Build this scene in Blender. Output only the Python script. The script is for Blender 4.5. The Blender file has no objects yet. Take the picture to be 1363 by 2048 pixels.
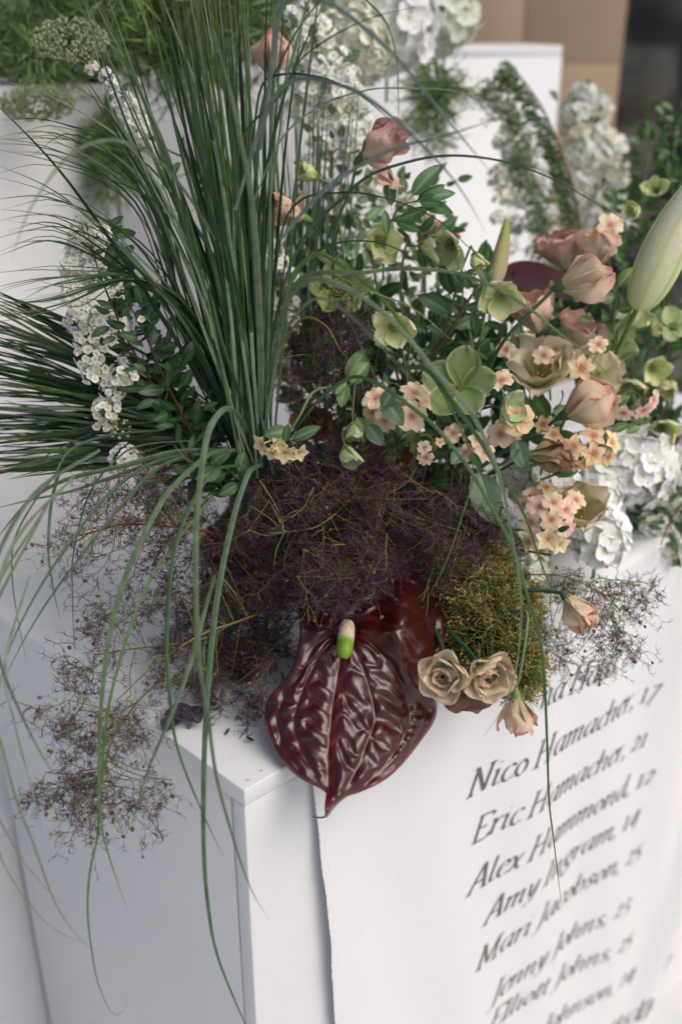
import bpy, math, random
import numpy as np
from mathutils import Vector, Matrix
rs = np.random.RandomState(11)
random.seed(5)
scn = bpy.context.scene
COL = bpy.data.collections.new("scene"); scn.collection.children.link(COL)

# ------------------------------------------------------------------ camera
PITCH = math.radians(25.5); F = 2000.0
CAM = np.array([0, 0, 1.496])
FW = np.array([0, math.cos(PITCH), -math.sin(PITCH)])
UP = np.array([0, math.sin(PITCH), math.cos(PITCH)])
RT = np.array([1.0, 0, 0])
cd = bpy.data.cameras.new("camera"); cam = bpy.data.objects.new("camera", cd); COL.objects.link(cam)
cam.location = CAM; cam.rotation_euler = (math.pi/2-PITCH, 0, 0)
cd.sensor_fit = 'VERTICAL'; cd.sensor_height = 36; cd.lens = F/2048*36
cd.clip_start = .02; cd.clip_end = 200
cd.dof.use_dof = True; cd.dof.focus_distance = .885; cd.dof.aperture_fstop = 2.6; cd.dof.aperture_blades = 9
scn.camera = cam
# ------------------------------------------------------------------ light
SUN_EL, SUN_AZ = math.radians(50), math.radians(118)      # azimuth clockwise from +Y
w = bpy.data.worlds.new("World"); scn.world = w; w.use_nodes = True
nt = w.node_tree; bg = nt.nodes['Background']
sky = nt.nodes.new('ShaderNodeTexSky'); sky.sky_type = 'NISHITA'; sky.sun_disc = False
sky.sun_elevation = SUN_EL; sky.sun_rotation = SUN_AZ
sky.air_density = 1.0; sky.dust_density = 5.0; sky.ozone_density = 1.0; sky.altitude = 0
hs = nt.nodes.new('ShaderNodeHueSaturation'); hs.inputs['Saturation'].default_value = .78      # thin overcast
nt.links.new(sky.outputs[0], hs.inputs['Color']); nt.links.new(hs.outputs[0], bg.inputs[0]); bg.inputs[1].default_value = .13
sd = bpy.data.lights.new("sun", 'SUN'); sun = bpy.data.objects.new("sun", sd); COL.objects.link(sun)
sd.energy = 1.4; sd.angle = math.radians(50); sd.color = (1, .95, .88)
sv = Vector((math.sin(SUN_AZ)*math.cos(SUN_EL), math.cos(SUN_AZ)*math.cos(SUN_EL), math.sin(SUN_EL)))
sun.rotation_euler = sv.to_track_quat('Z', 'Y').to_euler()
scn.view_settings.view_transform = 'Standard'; scn.view_settings.look = 'None'
scn.view_settings.exposure = -.07; scn.view_settings.gamma = 1
scn.cycles.max_bounces = 8; scn.cycles.diffuse_bounces = 4; scn.cycles.transparent_max_bounces = 6

# ------------------------------------------------------------------ toolkit
def ray(x, y): return FW + RT*(x-681.5)/F + UP*(1024-y)/F
def P(x, y, d): return CAM + ray(x, y)*d
def onz(x, y, z):
    r = ray(x, y); return CAM + r*((z-CAM[2])/r[2])
def cdir(r, u, t):
    v = RT*r + UP*u - FW*t; return v/np.linalg.norm(v)
def nrm(v):
    v = np.asarray(v, float); return v/(np.linalg.norm(v, axis=-1, keepdims=True)+1e-12)
def spline(pts, n):
    """Catmull-Rom through pts (k,dim), n samples"""
    p = np.asarray(pts, float)
    if len(p) == 2: return p[0]+(p[1]-p[0])*np.linspace(0, 1, n)[:, None]
    q = np.vstack([2*p[0]-p[1], p, 2*p[-1]-p[-2]])
    seg = np.linalg.norm(np.diff(p, axis=0), axis=1); cum = np.concatenate([[0], np.cumsum(seg)])
    t = np.linspace(0, cum[-1], n); i = np.clip(np.searchsorted(cum, t, side='right')-1, 0, len(p)-2)
    u = ((t-cum[i])/np.maximum(seg[i], 1e-9))[:, None]
    a, b, c, d = q[i], q[i+1], q[i+2], q[i+3]
    return .5*(2*b+(c-a)*u+(2*a-5*b+4*c-d)*u*u+(3*b-a-3*c+d)*u**3)
def pathpx(pts, n=24): return spline([P(*p) for p in pts], n)

class MB:
    def __init__(s): s.v = []; s.q = []; s.t = []; s.c = []; s.n = 0
    def add(s, v, q=None, t=None, c=(1, 1, 1)):
        v = np.asarray(v, float).reshape(-1, 3); c = np.asarray(c, float)
        c = np.broadcast_to(c, v.shape) if c.ndim == 1 else c.reshape(-1, 3)
        if q is not None and len(q): s.q.append(np.asarray(q, int)+s.n)
        if t is not None and len(t): s.t.append(np.asarray(t, int)+s.n)
        s.v.append(v); s.c.append(c); s.n += len(v); return s
    def grid(s, p, c=(1, 1, 1), wrap=False):
        n, m = p.shape[:2]; k = np.arange(n*m).reshape(n, m)
        if wrap: k = np.hstack([k, k[:, :1]])
        q = np.stack([k[:-1, :-1], k[1:, :-1], k[1:, 1:], k[:-1, 1:]], -1).reshape(-1, 4)
        return s.add(p, q, c=c)
    def tube(s, p, r, sides=6, c=(1, 1, 1), cap=True):
        p = np.asarray(p, float); n = len(p); r = np.broadcast_to(np.asarray(r, float), (n,))
        t = nrm(np.gradient(p, axis=0)); a = np.array([.31, .17, .93])
        if abs(t.mean(0)@a) > .9: a = np.array([.9, .3, .1])
        x = nrm(np.cross(t, a)); y = np.cross(t, x)
        th = np.arange(sides)*2*math.pi/sides
        g = p[:, None]+r[:, None, None]*(x[:, None]*np.cos(th)[None, :, None]+y[:, None]*np.sin(th)[None, :, None])
        c = np.asarray(c, float)
        if c.ndim == 2: c = np.repeat(c[:, None], sides, 1)
        b = s.n; s.grid(g, c, True)
        return s
    def box(s, c0, ax, ay, az, col=(1, 1, 1)):
        c0, ax, ay, az = [np.asarray(k, float) for k in (c0, ax, ay, az)]
        v = [c0+ax*i+ay*j+az*k for k in (0, 1) for j in (0, 1) for i in (0, 1)]
        return s.add(v, [(0, 2, 3, 1), (4, 5, 7, 6), (0, 1, 5, 4), (1, 3, 7, 5), (3, 2, 6, 7), (2, 0, 4, 6)], c=col)
    def ell(s, c0, r, n=8, m=12, c=(1, 1, 1), R=None):
        th = np.linspace(0, math.pi, n)[:, None]; ph = np.arange(m)*2*math.pi/m
        g = np.stack([np.sin(th)*np.cos(ph), np.sin(th)*np.sin(ph), np.cos(th)+0*ph], -1)*np.asarray(r, float)
        if R is not None: g = g@np.asarray(R).T
        return s.grid(g+np.asarray(c0), c, True)
    def merge(s, o, M=None, cm=None):
        v = np.vstack(o.v); c = np.vstack(o.c)
        if M is not None: v = v@M[:3, :3].T+M[:3, 3]
        if cm is not None: c = c*np.asarray(cm)
        n = s.n
        for q in o.q: s.q.append(q+n)
        for t in o.t: s.t.append(t+n)
        s.v.append(v); s.c.append(c); s.n += len(v); return s
    def mesh(s, name, off=None, smooth=True):
        v = np.vstack(s.v); c = np.clip(np.vstack(s.c), 0, 1)
        if off is not None: v = v-np.asarray(off)
        me = bpy.data.meshes.new(name); me.vertices.add(len(v)); me.vertices.foreach_set('co', v.astype(np.float32).ravel())
        Q = np.vstack(s.q) if s.q else np.zeros((0, 4), int); T = np.vstack(s.t) if s.t else np.zeros((0, 3), int)
        li = np.concatenate([Q.ravel(), T.ravel()]).astype(np.int32)
        me.loops.add(len(li)); me.loops.foreach_set('vertex_index', li)
        tot = np.concatenate([np.full(len(Q), 4), np.full(len(T), 3)]).astype(np.int32)
        st = np.concatenate([[0], np.cumsum(tot)[:-1]]).astype(np.int32)
        me.polygons.add(len(tot)); me.polygons.foreach_set('loop_start', st); me.polygons.foreach_set('loop_total', tot)
        me.update(calc_edges=True)
        at = me.color_attributes.new('Col', 'FLOAT_COLOR', 'POINT')
        at.data.foreach_set('color', np.hstack([c, np.ones((len(c), 1))]).astype(np.float32).ravel())
        if smooth: me.polygons.foreach_set('use_smooth', np.ones(len(tot), bool))
        me.validate(); return me

def wpos(o):
    p = np.zeros(3)
    while o is not None: p = p+np.array(o.location); o = o.parent
    return p
def link(name, me, mat=None, parent=None, M=None):
    if mat is not None and not me.materials: me.materials.append(mat)
    o = bpy.data.objects.new(name, me); COL.objects.link(o)
    if parent is not None: o.parent = parent
    if M is not None: o.matrix_local = Matrix(M.tolist() if isinstance(M, np.ndarray) else M)
    return o
def part(name, mb, mat, parent, smooth=True, kind=None, label=None):
    """mb in world coordinates; parent chain is translation only"""
    o = link(name, mb.mesh(name, wpos(parent), smooth), mat, parent)
    if kind: o['kind'] = kind
    if label: o['label'] = label
    return o
def tag(o, label=None, cat=None, group=None, kind=None):
    if label: o['label'] = label
    if cat: o['category'] = cat
    if group: o['group'] = group
    if kind: o['kind'] = kind
    return o
def thing(name, label, cat, loc, group=None, M=None):
    o = bpy.data.objects.new(name, None); COL.objects.link(o); o.empty_display_size = .01
    if M is not None: o.matrix_local = Matrix(M.tolist())
    else: o.location = [float(k) for k in loc]
    return tag(o, label, cat, group)
def solo(name, mb, mat, label, cat, group=None, kind=None, smooth=True):
    v = np.vstack(mb.v); o0 = v.mean(0)
    o = link(name, mb.mesh(name, o0, smooth), mat); o.location = o0
    return tag(o, label, cat, group, kind)
def frame(pos, face, up=(0, 0, 1), s=1.0, roll=0):
    z = nrm(face); x = np.cross(up, z)
    if np.linalg.norm(x) < .05: x = np.cross((1, 0, .2), z)
    x = nrm(x); y = np.cross(z, x)
    c, q = math.cos(roll), math.sin(roll); x, y = x*c+y*q, y*c-x*q
    M = np.eye(4); M[:3, 0] = x*s; M[:3, 1] = y*s; M[:3, 2] = z*s; M[:3, 3] = pos; return M

# ------------------------------------------------------------------ materials
def new_mat(name):
    m = bpy.data.materials.new(name); m.use_nodes = True; t = m.node_tree
    return m, t, t.nodes['Principled BSDF']
def N(t, ty, **kw):
    n = t.nodes.new(ty)
    for k, v in kw.items():
        if k in n.inputs: n.inputs[k].default_value = v
        else: setattr(n, k, v)
    return n
def vmat(name, rough=.5, spec=.4, transl=0., coat=0., nscale=300, namt=.25, bump=0., bscale=400, stretch=None, sheen=0.):
    """colour from the mesh's own colour attribute, broken up by noise"""
    m, t, b = new_mat(name); L = t.links.new
    a = N(t, 'ShaderNodeAttribute', attribute_name='Col')
    g = N(t, 'ShaderNodeNewGeometry') if stretch else None
    co = N(t, 'ShaderNodeTexCoord')
    no = N(t, 'ShaderNodeTexNoise', Scale=nscale, Detail=4, Roughness=.6); L(co.outputs['Object'], no.inputs['Vector'])
    mr = N(t, 'ShaderNodeMapRange'); L(no.outputs['Fac'], mr.inputs[0])
    mr.inputs[1].default_value = .3; mr.inputs[2].default_value = .7; mr.inputs[3].default_value = 1-namt; mr.inputs[4].default_value = 1+namt
    mx = N(t, 'ShaderNodeVectorMath', operation='SCALE'); L(a.outputs['Color'], mx.inputs[0]); L(mr.outputs[0], mx.inputs['Scale'])
    oi = N(t, 'ShaderNodeObjectInfo'); m2 = N(t, 'ShaderNodeMapRange'); L(oi.outputs['Random'], m2.inputs[0]); m2.inputs[3].default_value = .86; m2.inputs[4].default_value = 1.12
    mz = N(t, 'ShaderNodeVectorMath', operation='SCALE'); L(mx.outputs[0], mz.inputs[0]); L(m2.outputs[0], mz.inputs['Scale']); mx = mz
    L(mx.outputs[0], b.inputs['Base Color']); b.inputs['Roughness'].default_value = rough
    b.inputs['Specular IOR Level'].default_value = spec; b.inputs['Coat Weight'].default_value = coat; b.inputs['Coat Roughness'].default_value = .12
    b.inputs['Sheen Weight'].default_value = sheen
    if bump:
        n2 = N(t, 'ShaderNodeTexNoise', Scale=bscale, Detail=3); L(co.outputs['Object'], n2.inputs['Vector'])
        bp = N(t, 'ShaderNodeBump', Strength=bump, Distance=.001); L(n2.outputs['Fac'], bp.inputs['Height']); L(bp.outputs[0], b.inputs['Normal'])
    if transl:
        tr = N(t, 'ShaderNodeBsdfTranslucent'); L(mx.outputs[0], tr.inputs['Color'])
        ms = N(t, 'ShaderNodeMixShader'); ms.inputs[0].default_value = transl
        L(b.outputs[0], ms.inputs[1]); L(tr.outputs[0], ms.inputs[2]); L(ms.outputs[0], t.nodes['Material Output'].inputs[0])
    return m
def paint_mat(name, col, rough=.45, bump=.12, stain=.04):
    m, t, b = new_mat(name); L = t.links.new
    co = N(t, 'ShaderNodeTexCoord')
    mp = N(t, 'ShaderNodeMapping'); mp.inputs['Scale'].default_value = (1, 1, .6); L(co.outputs['Object'], mp.inputs[0])
    n1 = N(t, 'ShaderNodeTexNoise', Scale=9, Detail=6); L(co.outputs['Object'], n1.inputs['Vector'])
    n2 = N(t, 'ShaderNodeTexNoise', Scale=260, Detail=4, Roughness=.65); L(mp.outputs[0], n2.inputs['Vector'])
    cr = N(t, 'ShaderNodeMix', data_type='RGBA'); L(n1.outputs['Fac'], cr.inputs[0])
    c = np.array(col); cr.inputs[6].default_value = (*(c*(1-stain)), 1); cr.inputs[7].default_value = (*np.minimum(c*(1+stain), 1), 1)
    n3 = N(t, 'ShaderNodeTexNoise', Scale=34, Detail=7, Roughness=.7); L(co.outputs['Object'], n3.inputs['Vector'])
    sm = N(t, 'ShaderNodeMapRange'); L(n3.outputs['Fac'], sm.inputs[0]); sm.inputs[1].default_value = .62; sm.inputs[2].default_value = .78; sm.inputs[3].default_value = 1; sm.inputs[4].default_value = .86
    ml = N(t, 'ShaderNodeVectorMath', operation='SCALE'); L(cr.outputs[2], ml.inputs[0]); L(sm.outputs[0], ml.inputs['Scale'])
    L(ml.outputs[0], b.inputs['Base Color']); b.inputs['Roughness'].default_value = rough
    bp = N(t, 'ShaderNodeBump', Strength=bump, Distance=.0015); L(n2.outputs['Fac'], bp.inputs['Height']); L(bp.outputs[0], b.inputs['Normal'])
    return m
M_PAINT = paint_mat('white_paint', (.66, .665, .685))
M_GAP = paint_mat('paint_joint', (.6, .6, .61))
M_CLOTH = paint_mat('white_cotton', (.71, .71, .725), .85, .35, .02)
M_LEAF = vmat('leaf', .42, .5, .18, nscale=500, namt=.18, bump=.15, bscale=900)
M_GRASS = vmat('grass_blade', .45, .26, .08, nscale=90, namt=.30, bump=.3, bscale=700)
M_PETAL = vmat('petal', .6, .25, .24, nscale=260, namt=.07, bump=.25, bscale=700)
M_HELL = vmat('hellebore_sepal', .55, .3, .22, nscale=140, namt=.16, bump=.5, bscale=500)
M_WHITE = vmat('white_petal', .65, .2, .2, nscale=260, namt=.03)
M_WILT = vmat('wilting_petal', .6, .25, .24, nscale=300, namt=.17, bump=.5, bscale=900)
M_STEM = vmat('stem', .45, .4, 0, nscale=200, namt=.25)
M_TWIG = vmat('twig', .6, .3, 0, nscale=300, namt=.35)
M_FIL = vmat('filament', .7, .2, 0, nscale=150, namt=.4)
M_MOSS = vmat('moss', .8, .15, .15, nscale=90, namt=.4)
M_SPADIX = vmat('spadix', .5, .4, 0, nscale=900, namt=.2)
# ------------------------------------------------------------------ setting
C0 = P(488, 1582, .8); ZT = C0[2]
AR = math.radians(47); AL = math.radians(46)
DR = np.array([math.sin(AR), math.cos(AR), 0]); DL = np.array([-math.sin(AL), math.cos(AL), 0])
NR = np.array([math.cos(AR), -math.sin(AR), 0]); NL = np.array([-math.cos(AL), -math.sin(AL), 0]); ZZ = np.array([0, 0, 1.])
WL, WR, TH = .447, 1.16, .017
def bevel(o, wd=.0012, seg=2):
    b = o.modifiers.new('bevel', 'BEVEL'); b.width = wd; b.segments = seg; b.limit_method = 'ANGLE'
    return o
def quadbox(mb, p, a, b, z0, z1):
    """prism on parallelogram p, p+a, p+a+b, p+b between heights"""
    p = np.array([p[0], p[1], 0.]); return mb.box(p+ZZ*z0, a, b, ZZ*(z1-z0))
def rockmat():
    m, t, b = new_mat('dark_stone'); L = t.links.new; co = N(t, 'ShaderNodeTexCoord')
    v = N(t, 'ShaderNodeTexNoise', Scale=2.3, Detail=8, Roughness=.62); L(co.outputs['Object'], v.inputs['Vector'])
    r = N(t, 'ShaderNodeValToRGB'); L(v.outputs['Fac'], r.inputs[0])
    e = r.color_ramp.elements; e[0].position = .32; e[0].color = (.025, .028, .025, 1); e[1].position = .72; e[1].color = (.13, .13, .125, 1)
    x = e.new(.5); x.color = (.05, .056, .052, 1); x = e.new(.6); x.color = (.085, .07, .06, 1)
    L(r.outputs[0], b.inputs['Base Color']); b.inputs['Roughness'].default_value = .9
    bp = N(t, 'ShaderNodeBump', Strength=.8, Distance=.03); L(v.outputs['Fac'], bp.inputs['Height']); L(bp.outputs[0], b.inputs['Normal'])
    return m
M_ROCK = rockmat()
# ground: one sheet of concrete reaching the horizon, coloured pale to bounce fill light
gm = MB(); n = 60; xs = np.sign(np.linspace(-1, 1, n))*np.abs(np.linspace(-1, 1, n))**3*90
gx, gy = np.meshgrid(xs, xs+3, indexing='ij'); gz = rs.normal(0, .012, gx.shape)*np.exp(-(gx**2+gy**2)/400)
gm.grid(np.stack([gx, gy, gz], -1))
M_GROUND = paint_mat('pale_concrete', (.62, .62, .62), .9, .6, .2)
g = link('ground', gm.mesh('ground'), M_GROUND); tag(g, kind='structure')

# front plinth
r = thing('display_plinth', 'near white painted box plinth whose corner points at the viewer, flowers spilling over its top', 'plinth', (C0[0], C0[1], 0))
tp = MB(); quadbox(tp, C0, DR*WR, DL*WL, ZT-TH, ZT); bevel(part('top_panel', tp, M_PAINT, r, False))
def sp(p, a, b): m = MB(); quadbox(m, p, a, b, .004, ZT-TH-.0006); return m
ins = .0006
bevel(part('side_panel', sp(C0-NR*ins, DR*WR, -NR*TH), M_PAINT, r, False))          # carries the cloth
bevel(part('side_panel', sp(C0-NR*(TH+.001)-NL*ins+DL*.002, DL*(WL-.02), -NL*TH), M_PAINT, r, False))
bevel(part('side_panel', sp(C0+DL*(WL-TH)+DR*.02, DR*(WR-.04), DL*TH), M_PAINT, r, False))
bevel(part('side_panel', sp(C0+DR*(WR-TH)+DL*.02, DR*TH, DL*(WL-.04)), M_PAINT, r, False))
# rear plinths
bl = onz(49, 1170, ZT); br = onz(171, 1127, ZT); d1 = nrm(br-bl); n1 = np.array([-d1[1], d1[0], 0])
bl = P(75, 172, 1.20)          # the rear left plinth stands a hand's width behind the near one
def isect(x, y, p, n):
    q = ray(x, y); return CAM+q*(np.dot(p-CAM, n)/np.dot(q, n))
pa = isect(-500, 600, bl, n1); pb = isect(252, 600, bl, n1); pa[2] = pb[2] = 0; zt = bl[2]
r = thing('display_plinth', 'tall white plinth at the left behind the grasses, feathery green umbels overhanging its top', 'plinth', (pa[0], pa[1], 0))
m = MB(); quadbox(m, pa, pb-pa, n1*.5, 0, zt-.018); part('body', m, M_PAINT, r, False)
m = MB(); quadbox(m, pa+np.array([0, 0, 0]), pb-pa, n1*.5, zt-.0178, zt); bevel(part('top_panel', m, M_PAINT, r, False), .002, 3)
pc = P(976, 103, 1.78); pd = P(1125, 91, 1.86); pe = P(230, 300, 1.62)
za = P(1125, 91, 1.86)[2]
r = thing('display_plinth', 'tallest white plinth, far behind the arrangement, its clean upper right corner against tan board', 'plinth', (pc[0], pc[1], 0))
dd = nrm((pd-pc)*[1, 1, 0]); de = (pe-pc)*[1, 1, 0]
m = MB(); nb = np.array([-de[1], de[0], 0]); nb = nrm(nb)*(-1 if nb[1] > 0 else 1)
f0 = np.array([pc[0], pc[1], 0]); f1 = np.array([pd[0], pd[1], 0]); f2 = np.array([pe[0], pe[1], 0]); back = np.array([0, .45, 0])
top = za
vs = [f2, f0, f1, f1+back, f2+back]
V = [v for v in vs]+[v+ZZ*(top-.018) for v in vs]
qq = [(0, 1, 6, 5), (1, 2, 7, 6), (2, 3, 8, 7), (3, 4, 9, 8), (4, 0, 5, 9)]
m.add(V, qq, [(5, 6, 7), (5, 7, 8), (5, 8, 9)]); part('body', m, M_PAINT, r, False)
m = MB(); V = [v+ZZ*(top-.0175) for v in vs]+[v+ZZ*top for v in vs]
m.add(V, qq, [(5, 6, 7), (5, 7, 8), (5, 8, 9), (0, 2, 1), (0, 3, 2), (0, 4, 3)]); bevel(part('top_panel', m, M_PAINT, r, False), .003)
r = thing('display_plinth', 'added white plinth of middle height, brightening the lower left corner behind the near plinth', 'plinth', (C0+DL*.5+NL*.4)*[1, 1, 0])  # plinth added to lighten the dark corner left of the near one
m = MB(); quadbox(m, C0+DL*.462-NL*.2, DL*.14, NL*1.4, 0, .602); bevel(part('body', m, M_PAINT, r, False))
m = MB(); quadbox(m, C0+DL*.462-NL*.2, DL*.14, NL*1.4, .6025, .62); bevel(part('top_panel', m, M_PAINT, r, False))
# tan board post and dark stone wall
M_TAN = paint_mat('tan_board', (.33, .235, .155), .7, .3, .12)
q0 = P(905, 300, 2.5); q1 = P(1222, 300, 2.55); q1b = P(1228, 300, 2.8)
r = thing('tan_panel', 'tan wooden board panel standing upright behind the white plinths', 'panel', (q0[0], q0[1], 0))
def vbox(a, b, th, z0, z1):
    a = np.array([a[0], a[1], 0.]); b = np.array([b[0], b[1], 0.]); d = b-a; nn = nrm(np.array([-d[1], d[0], 0])); m = MB()
    return m.box(a+ZZ*z0, d, nn*th, ZZ*(z1-z0))
zs = P(1180, 124, 2.5)[2]
k = (P(1030, 300, 2.52)-q0)*[1, 1, 0]
bevel(part('board', vbox(q0, q0+k-nrm(k)*.001, .05, 0, 2.4), M_TAN, r, False), .003)
bevel(part('board', vbox(q0+k, q1, .05, zs+.001, 2.4), M_TAN, r, False), .003)
bevel(part('board', vbox(q0+k, q1, .051, 0, zs), M_TAN, r, False), .003)
r = thing('stone_wall', 'dark grey rough stone wall in deep blur beyond the tan panel', 'wall', (0, 4.2, 0))
k = 0
for row in range(9):
    x = -4+rs.rand()*.3
    while x < 4:
        L_ = .28+rs.rand()*.35
        if x+L_ > -2.6 and x < 3.0:
            m = MB(); u = np.linspace(0, 1, 6); a, b = np.meshgrid(u, u, indexing='ij')
            e = np.minimum(np.minimum(a, 1-a), np.minimum(b, 1-b)); dz = -.09*np.clip(e*5, 0, 1)**.6+rs.normal(0, .015, a.shape)
            m.grid(np.stack([x+.012+a*(L_-.024), 4.2+dz, row*.3+.01+b*.28], -1)); part('stone', m, M_ROCK, r)
        x += L_
m = MB(); m.box((-5, 4.2, 0), (10, 0, 0), (0, .3, 0), (0, 0, 2.75)); part('mortar', m, M_ROCK, r, False)

# ------------------------------------------------------------------ banner cloth with names
def cl(u, v):
    """point on the hanging cloth, u along the plinth's edge, v up from its top"""
    u = np.asarray(u, float); v = np.asarray(v, float); dv = np.clip(-v, 0, 2)
    off = .0018+.0012*np.exp(-((u-.075)/.03)**2)+.006*(1-np.exp(-dv*6))
    off = off+.0035*np.sin(u*17+dv*4)*np.clip(dv*5, 0, 1)+.002*np.sin(u*41-dv*9)*np.clip(dv*6, 0, 1)
    off = off+.012*np.exp(-((u-.70-.03*dv)/.035)**2)*np.exp(-((dv-.1)/.13)**2)
    off = off+.035*np.exp(-((u-(1.02-.30*dv))/.04)**2)*np.clip(dv*2.2-.3, 0, 1)
    off = off+.05*np.clip(u-(1.02-.30*dv), 0, 1)*np.clip(dv*2, 0, 1)
    off = off-.006*np.exp(-((u-.80)/.03)**2)*np.clip(dv*8, 0, 1)
    return C0+DR*u[..., None]+ZZ*v[..., None]+NR*off[..., None]
r = thing('name_banner', 'white cotton cloth printed with a list of names, hanging down the near plinth', 'banner', C0+DR*.06)
m = MB(); nu, nv = 220, 200
us = np.linspace(0, 1, nu); v_ = np.concatenate([np.linspace(0, .03, 12), np.linspace(.035, 1.2, nv-12)])
U, Vv = np.meshgrid(us, v_, indexing='ij')
sel = .066+.024*np.clip(Vv/.36, 0, 2)+.0007*np.sin(Vv*37)+.0004*np.sin(Vv*90)
Ux = sel+(1.15-sel)*U
bod = cl(Ux, -Vv)
# over the edge onto the top
a = np.linspace(0, 1, 14); UU, AA = np.meshgrid(us, a, indexing='ij')
lift = .0025+.010*np.exp(-((UU-.60)/.1)**2)
ux0 = .066+(1.15-.066)*UU
topp = C0+DR*ux0[..., None]+DL*((.035+.27*np.clip((UU-.12)/.3, 0, 1))*(1-AA))[..., None]+ZZ*(.0022+.004*np.exp(-((ux0-.62)/.08)**2)*AA)[..., None]
topp = topp+NR*(.0005)
m.grid(np.concatenate([topp, bod], 1)[:, ::1])
m.v[-1] = m.v[-1]
part('cloth', m, M_CLOTH, r)
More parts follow.
